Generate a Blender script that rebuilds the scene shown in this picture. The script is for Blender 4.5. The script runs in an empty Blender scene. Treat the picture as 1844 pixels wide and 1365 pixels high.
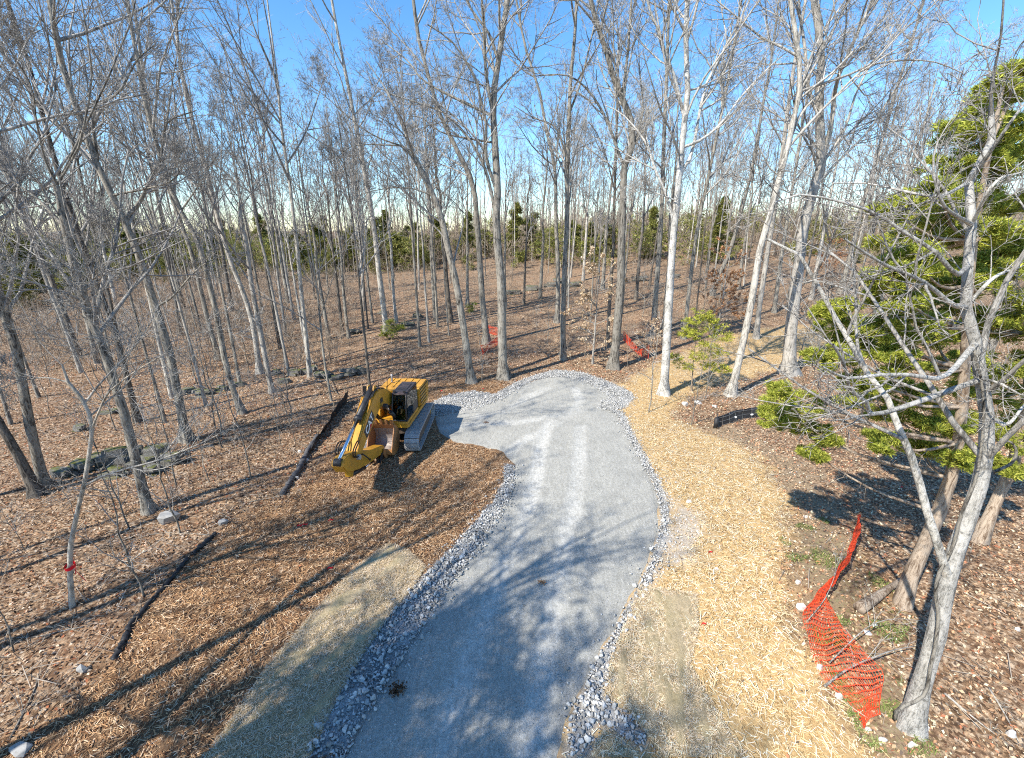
import bpy, bmesh, math, random
import numpy as np
from mathutils import Vector, Matrix

# ------------------------------------------------------------------ camera, sky, sun, exposure
sc = bpy.context.scene
COL = sc.collection
PW, PH, F, CH = 1844.0, 1365.0, 790.0, 11.0
PITCH = math.atan((PH / 2 - 415.0) / F)
CP, SP = math.cos(PITCH), math.sin(PITCH)
cam = bpy.data.cameras.new('camera')
cam.sensor_width = 36.0
cam.lens = 36.0 * F / PW
cam.clip_start = 0.1
cam.clip_end = 20000.0
cam_ob = bpy.data.objects.new('camera', cam)
COL.objects.link(cam_ob)
cam_ob.location = (0, 0, CH)
cam_ob.rotation_euler = (math.pi / 2 - PITCH, 0, 0)
sc.camera = cam_ob

SUN_AZ, SUN_EL = math.radians(40.0), math.radians(45.0)     # shadows run 40 degrees off the x axis, away from the camera
to_sun = Vector((-math.cos(SUN_AZ) * math.cos(SUN_EL), -math.sin(SUN_AZ) * math.cos(SUN_EL), math.sin(SUN_EL)))
world = bpy.data.worlds.new('World')
sc.world = world
world.use_nodes = True
wn = world.node_tree
for n in list(wn.nodes):
    wn.nodes.remove(n)
sky = wn.nodes.new('ShaderNodeTexSky')
sky.sky_type = 'NISHITA'
sky.sun_disc = False
sky.sun_elevation = SUN_EL
sky.sun_rotation = math.atan2(to_sun.x, to_sun.y)
sky.altitude = 200.0
sky.air_density = 1.0
sky.dust_density = 0.15
sky.ozone_density = 3.0
bg = wn.nodes.new('ShaderNodeBackground')
bg.inputs['Strength'].default_value = 0.145
wo = wn.nodes.new('ShaderNodeOutputWorld')
hs = wn.nodes.new('ShaderNodeHueSaturation')      # the whole dome a little more saturated, as the camera recorded it
hs.inputs['Saturation'].default_value = 1.22
wb = wn.nodes.new('ShaderNodeMix'); wb.data_type = 'RGBA'; wb.blend_type = 'MULTIPLY'; wb.inputs[0].default_value = 1.0; wb.inputs[7].default_value = (.92, .985, 1.0, 1)
wn.links.new(sky.outputs[0], hs.inputs['Color'])
wn.links.new(hs.outputs[0], wb.inputs[6])
wn.links.new(wb.outputs[2], bg.inputs['Color'])
wn.links.new(bg.outputs[0], wo.inputs['Surface'])

sun = bpy.data.lights.new('sun', 'SUN')
sun.energy = 4.4
sun.angle = math.radians(0.53)
sun.color = (1.0, 0.94, 0.84)
sun_ob = bpy.data.objects.new('sun', sun)
COL.objects.link(sun_ob)
sun_ob.rotation_euler = to_sun.to_track_quat('Z', 'Y').to_euler()

vs = sc.view_settings
vs.view_transform = 'Standard'
vs.look = 'None'
vs.exposure = 0.92
vs.gamma = 1.0
vs.use_curve_mapping = False
sc.render.engine = 'CYCLES'
cy = sc.cycles
cy.max_bounces = 6
cy.diffuse_bounces = 4
cy.glossy_bounces = 3
cy.transmission_bounces = 4
cy.transparent_max_bounces = 8
cy.caustics_reflective = False
cy.caustics_refractive = False
cy.use_denoising = False
cy.use_adaptive_sampling = True
cy.adaptive_threshold = 0.01
cy.filter_width = 1.1
sc.render.film_transparent = False

# ------------------------------------------------------------------ ground shape and picture-to-place helpers
def sstep(a, b, v):
    t = np.clip((v - a) / (b - a), 0, 1)
    return t * t * (3 - 2 * t)

def g(x, y):
    x = np.asarray(x, float); y = np.asarray(y, float)
    z = 9.6 * sstep(28, 150, y) * (0.62 + 0.42 * np.tanh((x + 4) / 42))
    z = z - 0.5 * sstep(-9, -26, x) * (1 - sstep(35, 90, y)) * sstep(-5, 8, y)
    z = z + 0.10 * np.sin(x * .31 + 1.3) * np.sin(y * .27) * sstep(8, 14, np.abs(x - 1)) + 0.25 * np.sin(x * .071) * np.sin(y * .063 + 1) * sstep(34, 60, y)
    return z

def ray(px, py):
    r = (px - PW / 2) / F; d = (py - PH / 2) / F
    return np.array([r, CP - SP * d, -(SP + CP * d)])

def gp(px, py, dz=0.0):
    """point on the ground seen at a place of the photograph"""
    v = ray(px, py)
    if v[2] > -0.02:
        v[2] = -0.02
    s = CH / -v[2]
    for _ in range(25):
        s2 = (CH - float(g(v[0] * s, v[1] * s)) - dz) / -v[2]
        s = s + 0.6 * (s2 - s)
    return np.array([v[0] * s, v[1] * s, CH + v[2] * s])

def at(px, py, Y):
    v = ray(px, py); s = Y / v[1]
    return np.array([v[0] * s, Y, CH + v[2] * s])

def proj(p):
    z = p[2] - CH; fw = CP * p[1] - SP * z; up = SP * p[1] + CP * z
    return PW / 2 + F * p[0] / fw, PH / 2 - F * up / fw, fw

def gpoly(pts):
    return np.array([gp(*q)[:2] for q in pts])

def inside(poly, x, y):
    r = np.zeros(np.shape(x), bool)
    n = len(poly)
    for i in range(n):
        x1, y1 = poly[i]; x2, y2 = poly[(i + 1) % n]
        if y1 == y2:
            continue
        c = ((y1 > y) != (y2 > y)) & (x < (x2 - x1) * (y - y1) / (y2 - y1) + x1)
        r ^= c
    return r

def edge_dist(poly, x, y, closed=True):
    d = np.full(np.shape(x), 1e9)
    n = len(poly)
    for i in range(n if closed else n - 1):
        a = poly[i]; b = poly[(i + 1) % n]
        ab = b - a; L = max(ab @ ab, 1e-9)
        t = np.clip(((x - a[0]) * ab[0] + (y - a[1]) * ab[1]) / L, 0, 1)
        d = np.minimum(d, np.hypot(x - a[0] - t * ab[0], y - a[1] - t * ab[1]))
    return d

def sdist(poly, x, y):
    d = edge_dist(poly, x, y)
    return np.where(inside(poly, x, y), d, -d)

_nr = np.random.default_rng(5)
_NW = [(_nr.normal(size=2), _nr.uniform(0, 6.28)) for _ in range(40)]
def vnoise(x, y, scale=1.0, k=12, off=0):
    s = 0
    for i in range(k):
        w, ph = _NW[(i + off) % 40]
        s = s + np.sin((x * w[0] + y * w[1]) / scale + ph)
    return s / math.sqrt(k)

def smooth_line(pts, k):
    """Catmull-Rom through the points, k samples evenly spaced"""
    P = np.asarray(pts, float)
    if len(P) == 2:
        t = np.linspace(0, 1, k)[:, None]
        return P[0] * (1 - t) + P[1] * t
    Q = np.vstack([2 * P[0] - P[1], P, 2 * P[-1] - P[-2]])
    out = []
    for i in range(1, len(Q) - 2):
        p0, p1, p2, p3 = Q[i - 1], Q[i], Q[i + 1], Q[i + 2]
        t = np.linspace(0, 1, 12, endpoint=False)[:, None]
        out.append(.5 * (2 * p1 + (p2 - p0) * t + (2 * p0 - 5 * p1 + 4 * p2 - p3) * t ** 2 + (3 * p1 - p0 - 3 * p2 + p3) * t ** 3))
    out = np.vstack(out + [P[-1:]])
    s = np.concatenate([[0], np.cumsum(np.linalg.norm(np.diff(out, axis=0), axis=1))])
    u = np.linspace(0, s[-1], k)
    return np.stack([np.interp(u, s, out[:, c]) for c in range(out.shape[1])], 1)

# ------------------------------------------------------------------ mesh and object helpers
def np_mesh(name, V, faces, mat=None, col=None, smooth=False, attrs=None):
    """faces: list of (m,k) integer arrays"""
    me = bpy.data.meshes.new(name)
    V = np.asarray(V, np.float32)
    me.vertices.add(len(V)); me.vertices.foreach_set('co', V.ravel())
    faces = [np.asarray(f, np.int32) for f in faces if len(f)]
    idx = np.concatenate([f.ravel() for f in faces])
    tot = np.concatenate([np.full(len(f), f.shape[1], np.int32) for f in faces])
    st = np.concatenate([[0], np.cumsum(tot)[:-1]]).astype(np.int32)
    me.loops.add(len(idx)); me.loops.foreach_set('vertex_index', idx)
    me.polygons.add(len(tot)); me.polygons.foreach_set('loop_start', st); me.polygons.foreach_set('loop_total', tot)
    if smooth:
        me.polygons.foreach_set('use_smooth', np.ones(len(tot), bool))
    if col is not None:
        a = me.attributes.new('tint', 'FLOAT_COLOR', 'POINT')
        c = np.ones((len(V), 4), np.float32); c[:, :3] = col
        a.data.foreach_set('color', c.ravel())
    for k, v in (attrs or {}).items():
        a = me.attributes.new(k, 'FLOAT', 'POINT')
        a.data.foreach_set('value', np.asarray(v, np.float32))
    me.update(calc_edges=True)
    if mat:
        me.materials.append(mat)
    return me

def link(name, data, parent=None, loc=None):
    o = bpy.data.objects.new(name, data)
    COL.objects.link(o)
    if parent is not None:
        o.parent = parent
    if loc is not None:
        o.location = loc
    return o

def tag(o, label=None, cat=None, group=None, kind=None):
    if label: o['label'] = label
    if cat: o['category'] = cat
    if group: o['group'] = group
    if kind: o['kind'] = kind
    return o

def thing(name, label, cat, loc=(0, 0, 0), rz=0.0, group=None):
    o = link(name, None, None, loc)
    o.rotation_euler = (0, 0, rz)
    o.empty_display_size = 0.1
    return tag(o, label, cat, group)

def copy_tree(o, parent=None):
    c = o.copy(); COL.objects.link(c); c.parent = parent
    for ch in o.children:
        copy_tree(ch, c)
    return c

def tubes(P, R, S, caps=False):
    """n polylines (n,K,3) with radii (n,K) -> verts, quads"""
    n, K = P.shape[:2]
    T = np.empty_like(P)
    T[:, 1:-1] = P[:, 2:] - P[:, :-2]; T[:, 0] = P[:, 1] - P[:, 0]; T[:, -1] = P[:, -1] - P[:, -2]
    T /= np.linalg.norm(T, axis=2, keepdims=True) + 1e-12
    m = P[:, -1] - P[:, 0]; m /= np.linalg.norm(m, axis=1, keepdims=True) + 1e-12
    ref = np.where((np.abs(m[:, 2]) < .8)[:, None], np.array([0, 0, 1.]), np.array([1., 0, 0]))
    U = np.cross(T, ref[:, None, :]); U /= np.linalg.norm(U, axis=2, keepdims=True) + 1e-9
    W = np.cross(T, U)
    a = np.arange(S) * 2 * math.pi / S
    V = P[:, :, None, :] + R[:, :, None, None] * (np.cos(a)[None, None, :, None] * U[:, :, None, :] + np.sin(a)[None, None, :, None] * W[:, :, None, :])
    base = (np.arange(n) * K * S)[:, None, None] + (np.arange(K - 1) * S)[None, :, None]
    j = np.arange(S)[None, None, :]; j2 = (j + 1) % S
    Q = np.stack(np.broadcast_arrays(base + j, base + j2, base + S + j2, base + S + j), -1).reshape(-1, 4)
    F_ = [Q]
    if caps:
        F_.append(np.stack([np.arange(S)[::-1] + b * K * S for b in range(n)]))
        F_.append(np.stack([np.arange(S) + (b * K + K - 1) * S for b in range(n)]))
    return V.reshape(-1, 3), F_

def strips(P, R, r):
    """thin two-triangle blades for far twigs: n polylines of which only the ends count"""
    a, b_ = P[:, 0], P[:, -1]
    s = np.cross(b_ - a, r.normal(size=a.shape)); s /= np.linalg.norm(s, axis=1, keepdims=True) + 1e-9
    s *= R[:, :1] * 1.25
    n = len(a)
    V = np.stack([a - s, a + s, b_ + s * .6, b_ - s * .6], 1).reshape(-1, 3)
    return V, [np.arange(n * 4).reshape(-1, 4)]

class Acc:
    def __init__(s):
        s.V = []; s.F = {}; s.n = 0; s.C = []
    def add(s, V, faces, col=None):
        for f in faces:
            s.F.setdefault(f.shape[1], []).append(f + s.n)
        s.V.append(V); s.n += len(V)
        if col is not None:
            s.C.append(np.broadcast_to(col, (len(V), 3)))
    def mesh(s, name, mat, smooth=True):
        return np_mesh(name, np.concatenate(s.V), [np.concatenate(v) for v in s.F.values()], mat, np.concatenate(s.C) if s.C else None, smooth)

def line_tube(pts, r, S=6, k=None, caps=True):
    P = smooth_line(pts, k or max(2, len(pts) * 3)) if len(pts) > 2 or k else np.asarray(pts, float)
    R = np.interp(np.linspace(0, 1, len(P)), np.linspace(0, 1, len(r)) if np.ndim(r) else [0, 1], r if np.ndim(r) else [r, r])
    return tubes(P[None], R[None], S, caps)

# ------------------------------------------------------------------ materials
def nmat(name, rough=0.9, metal=0.0, spec=0.25):
    m = bpy.data.materials.new(name); m.use_nodes = True
    nt = m.node_tree; b = nt.nodes['Principled BSDF']
    b.inputs['Roughness'].default_value = rough
    b.inputs['Metallic'].default_value = metal
    b.inputs['Specular IOR Level'].default_value = spec
    return m, nt, b

def nd(nt, kind, **kw):
    n = nt.nodes.new(kind)
    for k, v in kw.items():
        if k in n.inputs.keys():
            n.inputs[k].default_value = v
        else:
            setattr(n, k, v)
    return n

def ramp(nt, src, stops, interp='LINEAR'):
    r = nt.nodes.new('ShaderNodeValToRGB'); r.color_ramp.interpolation = interp
    e = r.color_ramp.elements
    while len(e) < len(stops):
        e.new(0.5)
    for el, (p, c) in zip(e, stops):
        el.position = p; el.color = (*c, 1) if len(c) == 3 else c
    nt.links.new(src, r.inputs[0])
    return r.outputs[0]

def mix(nt, fac, a, b, mode='MIX'):
    m = nt.nodes.new('ShaderNodeMix'); m.data_type = 'RGBA'; m.blend_type = mode
    for sock, v in ((m.inputs[0], fac), (m.inputs[6], a), (m.inputs[7], b)):
        if hasattr(v, 'is_output') or isinstance(v, bpy.types.NodeSocket):
            nt.links.new(v, sock)
        elif isinstance(v, (int, float)):
            sock.default_value = v
        else:
            sock.default_value = (*v, 1)
    return m.outputs[2]

def noise(nt, scale, detail=4.0, rough=.6, vec=None, dist=0.0):
    n = nd(nt, 'ShaderNodeTexNoise', Scale=scale, Detail=detail, Roughness=rough, Distortion=dist)
    if vec is not None:
        nt.links.new(vec, n.inputs['Vector'])
    return n.outputs['Fac']

def pos(nt, obj=False, scale=None):
    if obj:
        o = nt.nodes.new('ShaderNodeTexCoord').outputs['Object']
    else:
        o = nt.nodes.new('ShaderNodeNewGeometry').outputs['Position']
    if scale:
        mp = nt.nodes.new('ShaderNodeMapping'); mp.inputs['Scale'].default_value = scale
        nt.links.new(o, mp.inputs['Vector']); o = mp.outputs[0]
    return o

def bump(nt, b, h, strength=.5, dist=.02):
    n = nd(nt, 'ShaderNodeBump', Strength=strength, Distance=dist)
    nt.links.new(h, n.inputs['Height']); nt.links.new(n.outputs[0], b.inputs['Normal'])

def attr(nt, name):
    a = nt.nodes.new('ShaderNodeAttribute'); a.attribute_name = name
    return a

def tint_mat(name, rough=.9, var=0.0, spec=.2, trans=False):
    m, nt, b = nmat(name, rough, spec=spec)
    c = attr(nt, 'tint').outputs['Color']
    if var:
        f = noise(nt, 30, 3, .6, pos(nt))
        c = mix(nt, var, c, ramp(nt, f, [(.3, (.1, .08, .06)), (.7, (1, 1, 1))]), 'MULTIPLY')
    nt.links.new(c, b.inputs['Base Color'])
    if trans:                                   # thin leaves let some light through
        tl = nt.nodes.new('ShaderNodeBsdfTranslucent'); nt.links.new(c, tl.inputs[0])
        ms = nt.nodes.new('ShaderNodeMixShader'); ms.inputs[0].default_value = .3
        nt.links.new(b.outputs[0], ms.inputs[1]); nt.links.new(tl.outputs[0], ms.inputs[2])
        nt.links.new(ms.outputs[0], nt.nodes['Material Output'].inputs[0])
    return m

def bark_mat(name, dark, light, scale=1.0, patch=None, blotch=.5):
    m, nt, b = nmat(name, .95, spec=.12)
    v = pos(nt, True, (9 * scale, 9 * scale, 1.6 * scale))
    f1 = noise(nt, 1.1, 8, .8, v, .5)
    v2 = pos(nt, True)
    f2 = noise(nt, 1.1, 4, .6, v2)
    f3 = noise(nt, 9.0, 5, .7, v2)
    oi = nt.nodes.new('ShaderNodeObjectInfo').outputs['Random']
    c = ramp(nt, f1, [(.36, tuple(x * .7 for x in dark)), (.43, dark), (.53, light)])
    c = mix(nt, ramp(nt, f2, [(.45, (0, 0, 0)), (.62, (blotch,) * 3)]), c, tuple(x * 1.35 for x in light))
    if patch:
        c = mix(nt, ramp(nt, f3, [(.52, (0, 0, 0)), (.68, (.75,) * 3)]), c, patch)
    c = mix(nt, .55, c, ramp(nt, oi, [(0, (.62, .6, .58)), (.5, (1, .97, .93)), (1, (1.25, 1.22, 1.15))]), 'MULTIPLY')
    nt.links.new(c, b.inputs['Base Color'])
    bump(nt, b, f1, .9, .05)
    return m

def flat_mat(name, col, rough=.6, metal=0., spec=.4, dirt=.35, dcol=(.18, .13, .08), scale=3.0):
    m, nt, b = nmat(name, rough, metal, spec)
    f = noise(nt, scale, 6, .7, pos(nt, True))
    c = mix(nt, ramp(nt, f, [(.45, (0, 0, 0)), (.75, (dirt,) * 3)]), col, dcol)
    nt.links.new(c, b.inputs['Base Color'])
    return m

M = {}
M['bark'] = bark_mat('bark_grey', (.06, .054, .047), (.31, .29, .25), blotch=.4)
M['bark_pale'] = bark_mat('bark_pale', (.15, .14, .122), (.46, .435, .39), blotch=.5)
M['bark_dark'] = bark_mat('bark_dark', (.042, .037, .032), (.19, .17, .145), blotch=.25)
M['bark_white'] = bark_mat('bark_white', (.22, .215, .195), (.57, .555, .515), 1.8, (.085, .082, .072), .8)
M['bark_cedar'] = bark_mat('bark_cedar', (.16, .11, .075), (.44, .36, .28))
M['twig'] = bark_mat('twig', (.12, .114, .106), (.40, .385, .36), blotch=.3)
M['twig_pale'] = bark_mat('twig_pale', (.17, .16, .145), (.48, .46, .42), blotch=.3)
M['brush'] = bark_mat('brush_twigs', (.14, .112, .085), (.38, .31, .24))
M['leaf'] = tint_mat('dry_leaf', .8, trans=True)
M['chip'] = tint_mat('shredded_wood', .9)
M['stone'] = tint_mat('crushed_stone', .85, .25)
M['cedar'] = tint_mat('cedar_needles', .75, trans=True)
M['grass'] = tint_mat('grass_blades', .8)
# ------------------------------------------------------------------ zones of the ground, traced on the ground plane
ROAD = gpoly([(605, 1364), (645, 1285), (695, 1200), (748, 1120), (803, 1040), (852, 975), (893, 915), (914, 870), (921, 838), (900, 815), (860, 805), (812, 797), (784, 780),
              (776, 752), (800, 728), (850, 718), (893, 716), (915, 702), (940, 690), (985, 677), (1025, 676), (1062, 684), (1098, 697), (1122, 708), (1128, 718), (1108, 735),
              (1120, 752), (1142, 790), (1165, 830), (1180, 862), (1193, 900), (1197, 940), (1188, 980), (1172, 1020), (1155, 1062), (1125, 1112), (1100, 1160), (1078, 1210),
              (1052, 1262), (1030, 1310), (1020, 1364)])
ROAD = np.vstack([ROAD, [[1.6, 3.0], [1.8, -14], [-4.2, -14], [-4.3, 3.0]]])
MULCH = gpoly([(655, 728), (610, 790), (565, 852), (515, 893), (455, 915), (405, 955), (345, 1005), (300, 1055), (245, 1125), (205, 1195), (110, 1280), (0, 1338)])
MULCH = np.vstack([MULCH, [[-14, 4], [-14, -10], [1, -10]], gpoly([(1000, 1364), (1000, 1200), (985, 1000), (985, 800), (905, 690), (870, 680), (800, 690), (740, 700)])])
STRAW = gpoly([(1000, 1364), (1000, 1200), (1040, 1000), (1080, 800), (1080, 700), (1120, 690), (1180, 655), (1250, 625), (1340, 598), (1430, 583), (1500, 600), (1475, 640), (1400, 668),
               (1300, 690), (1225, 718), (1212, 752), (1262, 775), (1330, 800), (1385, 842), (1418, 905), (1420, 960), (1402, 1030), (1418, 1090), (1450, 1150), (1480, 1225), (1525, 1285), (1575, 1364)])
STRAW = np.vstack([STRAW, [[9.5, 4], [9.5, -10], [0, -10]]])
BARE = gpoly([(1205, 890), (1250, 915), (1262, 960), (1230, 1010), (1190, 1040), (1180, 1060), (1160, 1050), (1195, 960)])
SOIL = gpoly([(1262, 775), (1330, 800), (1390, 842), (1425, 905), (1428, 960), (1412, 1030), (1440, 1110), (1500, 1180), (1600, 1250), (1640, 1330), (1560, 1364), (1520, 1100), (1540, 930), (1460, 840), (1350, 775), (1290, 760)])
GREEN = gpoly([(1400, 960), (1480, 930), (1560, 1000), (1640, 1110), (1620, 1260), (1700, 1364), (1560, 1364), (1470, 1160)])

BANDS = {0: [[(545, 1364), (590, 1280), (640, 1190), (697, 1108), (760, 1040), (812, 988), (852, 943), (887, 903), (906, 868), (908, 836), (926, 838), (926, 880), (908, 922), (875, 975), (830, 1030), (778, 1108), (730, 1182), (682, 1255), (645, 1320), (622, 1364)],
             [(772, 728), (800, 714), (850, 704), (890, 710), (906, 702), (930, 688), (962, 676), (1000, 666), (1050, 671), (1098, 688), (1136, 706), (1142, 716), (1130, 732), (1104, 742), (1075, 735), (1082, 722), (1100, 716), (1060, 692), (1010, 678), (960, 684), (935, 698), (912, 716), (880, 728), (850, 740), (800, 748), (776, 750)]],
         1: [[(1104, 738), (1122, 742), (1142, 782), (1166, 824), (1186, 862), (1202, 898), (1206, 940), (1198, 984), (1180, 1024), (1164, 1064), (1136, 1114), (1112, 1164), (1098, 1205), (1086, 1250), (1066, 1300), (1064, 1364), (1018, 1364), (1026, 1300), (1048, 1240), (1070, 1190), (1094, 1158), (1120, 1108), (1148, 1062), (1166, 1020), (1182, 978), (1190, 940), (1186, 900), (1174, 866), (1152, 830), (1130, 790)],
             [(1056, 1240), (1090, 1256), (1132, 1286), (1166, 1322), (1160, 1342), (1140, 1338), (1100, 1312), (1056, 1300)]]}
BAND_PX = [q for v in BANDS.values() for q in v]
# ------------------------------------------------------------------ ground sheet
def axis(a, b, step, lo, hi, grow=1.18):
    v = list(np.arange(a, b, step))
    s = step; p = v[-1]
    while p < hi:
        s *= grow; p += s; v.append(p)
    s = step; p = v[0]; w = []
    while p > lo:
        s *= grow; p -= s; w.append(p)
    return np.array(w[::-1] + v)
gx = axis(-26, 26, .25, -2500, 2500); gy = axis(3, 44, .25, -300, 4000)
GX, GY = np.meshgrid(gx, gy)
x, y = GX.ravel(), GY.ravel()
near = sstep(80, 50, y) * sstep(60, 35, np.abs(x))
zz = g(x, y) + near * (.018 * vnoise(x, y, .35) + .012 * vnoise(x, y, .16, off=9))
zz -= .09 * sstep(-.1, .8, sdist(ROAD, x, y))
a_k = np.zeros(len(x))
for q_ in BAND_PX:
    a_k = np.maximum(a_k, sstep(-.12, .1, sdist(gpoly(q_), x, y)))
jx = x + .35 * vnoise(x, y, .5) + .25 * vnoise(x, y, .2, off=7); jy = y + .35 * vnoise(x, y, .5, off=17) + .25 * vnoise(x, y, .2, off=23)
a_m = sstep(-.35, .45, sdist(MULCH, jx, jy)); a_s = sstep(-.4, .5, sdist(STRAW, jx, jy)); a_b = sstep(-.3, .4, sdist(BARE, jx, jy))
a_g = sstep(-.5, .8, sdist(GREEN, jx, jy)); a_d = sstep(-.4, .6, sdist(SOIL, jx, jy)) * (1 - a_s)
nx, ny = len(gx), len(gy)
i = np.arange(ny - 1)[:, None] * nx + np.arange(nx - 1)[None, :]
Q = np.stack([i, i + 1, i + 1 + nx, i + nx], -1).reshape(-1, 4)
m, nt, b = nmat('forest_floor', .95, spec=.1)
p = pos(nt)
n1 = noise(nt, 9.0, 6, .75, p); n2 = noise(nt, .35, 4, .6, p); n3 = noise(nt, 26.0, 4, .7, p)
vor = nd(nt, 'ShaderNodeTexVoronoi', Scale=11.0); nt.links.new(p, vor.inputs['Vector'])
leafc = ramp(nt, nd(nt, 'ShaderNodeSeparateColor').outputs[0], [(0, (0, 0, 0)), (1, (1, 1, 1))])
sep = nt.nodes.new('ShaderNodeSeparateColor'); nt.links.new(vor.outputs['Color'], sep.inputs[0])
leafc = ramp(nt, sep.outputs[0], [(0, (.07, .042, .024)), (.25, (.27, .165, .09)), (.5, (.47, .31, .185)), (.75, (.60, .43, .27)), (1, (.70, .56, .40))])
leafc = mix(nt, ramp(nt, n1, [(.38, (.9,) * 3), (.62, (0, 0, 0))]), leafc, (.04, .028, .02))
leafc = mix(nt, ramp(nt, n2, [(.35, (0, 0, 0)), (.7, (.4,) * 3)]), leafc, (.27, .15, .09))
wf = noise(nt, 1.0, 6, .8, pos(nt, scale=(22, 9, 10)), 1.2)
mulc = ramp(nt, wf, [(.3, (.035, .02, .012)), (.45, (.16, .092, .05)), (.6, (.31, .20, .115)), (.75, (.48, .35, .22))])
strc = ramp(nt, wf, [(.28, (.16, .09, .035)), (.42, (.40, .26, .115)), (.58, (.58, .41, .20)), (.75, (.72, .56, .32))])
barc = ramp(nt, n3, [(.3, (.26, .20, .14)), (.55, (.46, .40, .32)), (.7, (.62, .58, .52))])
soic = ramp(nt, n1, [(.3, (.14, .10, .06)), (.6, (.36, .27, .175)), (.8, (.50, .40, .28))])
c = leafc
c = mix(nt, attr(nt, 'soil').outputs['Fac'], c, soic)
grn = nt.nodes.new('ShaderNodeMath'); grn.operation = 'MULTIPLY'
nt.links.new(attr(nt, 'green').outputs['Fac'], grn.inputs[0])
nt.links.new(ramp(nt, n1, [(.5, (0, 0, 0)), (.62, (.7,) * 3)]), grn.inputs[1])
c = mix(nt, grn.outputs[0], c, (.12, .15, .045))
c = mix(nt, attr(nt, 'mulch').outputs['Fac'], c, mulc)
c = mix(nt, attr(nt, 'straw').outputs['Fac'], c, strc)
c = mix(nt, attr(nt, 'bare').outputs['Fac'], c, barc)
c = mix(nt, attr(nt, 'crush').outputs['Fac'], c, ramp(nt, n3, [(.35, (.20, .198, .188)), (.65, (.48, .475, .455))]))
nt.links.new(c, b.inputs['Base Color'])
bump(nt, b, mix(nt, .5, n1, n3), .9, .05)
ground = link('ground', np_mesh('ground', np.stack([x, y, zz], 1), [Q], m, None, True, dict(mulch=a_m, straw=a_s, bare=a_b, green=a_g, soil=a_d, crush=a_k)))
tag(ground, 'leaf strewn forest floor with shredded mulch beside the gravel drive', kind='structure')

# ------------------------------------------------------------------ gravel drive
def sheet(poly, step, zf, margin=0.0):
    x0, y0 = poly.min(0) - .3; x1, y1 = poly.max(0) + .3
    xs = np.arange(x0, x1, step); ys = np.arange(y0, y1, step)
    X, Y = np.meshgrid(xs, ys); sd = sdist(poly, X.ravel(), Y.ravel()).reshape(X.shape)
    # snap the outer ring of vertices onto the outline for a clean, slightly ragged border
    keep = sd > -step * .75 - margin
    ids = -np.ones(X.shape, int); ids[keep] = np.arange(keep.sum())
    q = keep[:-1, :-1] & keep[1:, :-1] & keep[:-1, 1:] & keep[1:, 1:]
    J, I = np.nonzero(q)
    Qd = np.stack([ids[J, I], ids[J, I + 1], ids[J + 1, I + 1], ids[J + 1, I]], 1)
    vx, vy, d = X[keep], Y[keep], sd[keep]
    gxn = sdist(poly, vx + .02, vy) - sdist(poly, vx - .02, vy); gyn = sdist(poly, vx, vy + .02) - sdist(poly, vx, vy - .02)
    out = d < 0
    nn = np.hypot(gxn, gyn) + 1e-6
    vx = np.where(out, vx - d * gxn / nn, vx); vy = np.where(out, vy - d * gyn / nn, vy)
    return np.stack([vx, vy, zf(vx, vy, np.maximum(d, 0))], 1), Qd, np.maximum(d, 0)

TR = [gpoly(t) for t in ([(1046, 770), (1043, 830), (1040, 880), (1030, 925), (1015, 985), (1002, 1060), (990, 1140), (972, 1240), (955, 1364)],
                         [(990, 760), (975, 800), (966, 850), (955, 905), (925, 980), (895, 1050), (868, 1120), (840, 1200), (790, 1364)],
                         [(1035, 700), (1045, 722), (1028, 748), (990, 768)], [(1040, 740), (985, 752), (930, 762), (865, 764), (800, 770)],
                         [(985, 775), (950, 790), (915, 812)], [(985, 700), (950, 715), (915, 740), (860, 752)])]
def road_z(x, y, d):
    z = g(x, y) - .07 + .075 * sstep(0, .35, d) + .03 * sstep(.3, 2.5, d) + .006 * vnoise(x, y, .3) + .008 * vnoise(x, y, .8, off=5)
    for t in TR[:2]:
        e = edge_dist(t, x, y, False)
        z = z - .022 * np.exp(-(e / .28) ** 2) + .012 * np.exp(-((e - .45) / .12) ** 2)
    return z
V, Qd, d = sheet(ROAD, .13, road_z)
tr = np.zeros(len(V))
for k, t in enumerate(TR):
    e = edge_dist(t, V[:, 0] + .05 * vnoise(V[:, 0], V[:, 1], .4), V[:, 1], False)
    tr = np.maximum(tr, 1.0 * sstep(.5, .16, e) * (1.0 if k < 2 else .9) * np.clip(.72 + .35 * vnoise(V[:, 0], V[:, 1], 1.3, off=3), 0, 1))
m, nt, b = nmat('gravel_fines', .9, spec=.2)
p = pos(nt)
n1 = noise(nt, 42, 5, .8, p); n2 = noise(nt, .8, 5, .65, p); n3 = noise(nt, 120, 3, .7, p)
v1 = nd(nt, 'ShaderNodeTexVoronoi', Scale=38.0); nt.links.new(p, v1.inputs['Vector'])
sp1 = nt.nodes.new('ShaderNodeSeparateColor'); nt.links.new(v1.outputs['Color'], sp1.inputs[0])
c = ramp(nt, n1, [(.32, (.18, .174, .152)), (.5, (.37, .36, .315)), (.68, (.53, .515, .455))])
c = mix(nt, ramp(nt, sp1.outputs[0], [(.80, (0, 0, 0)), (.9, (.6,) * 3)]), c, (.50, .49, .475))
c = mix(nt, ramp(nt, n2, [(.4, (0, 0, 0)), (.65, (.45,) * 3)]), c, (.27, .265, .24))
lt = ramp(nt, n1, [(.35, (.45, .44, .40)), (.6, (.68, .665, .61))])
tm = nt.nodes.new('ShaderNodeMath'); tm.operation = 'MULTIPLY'
nt.links.new(attr(nt, 'track').outputs['Fac'], tm.inputs[0]); nt.links.new(ramp(nt, noise(nt, 5, 4, .7, p), [(.32, (.1,) * 3), (.62, (.8,) * 3)]), tm.inputs[1])
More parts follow.
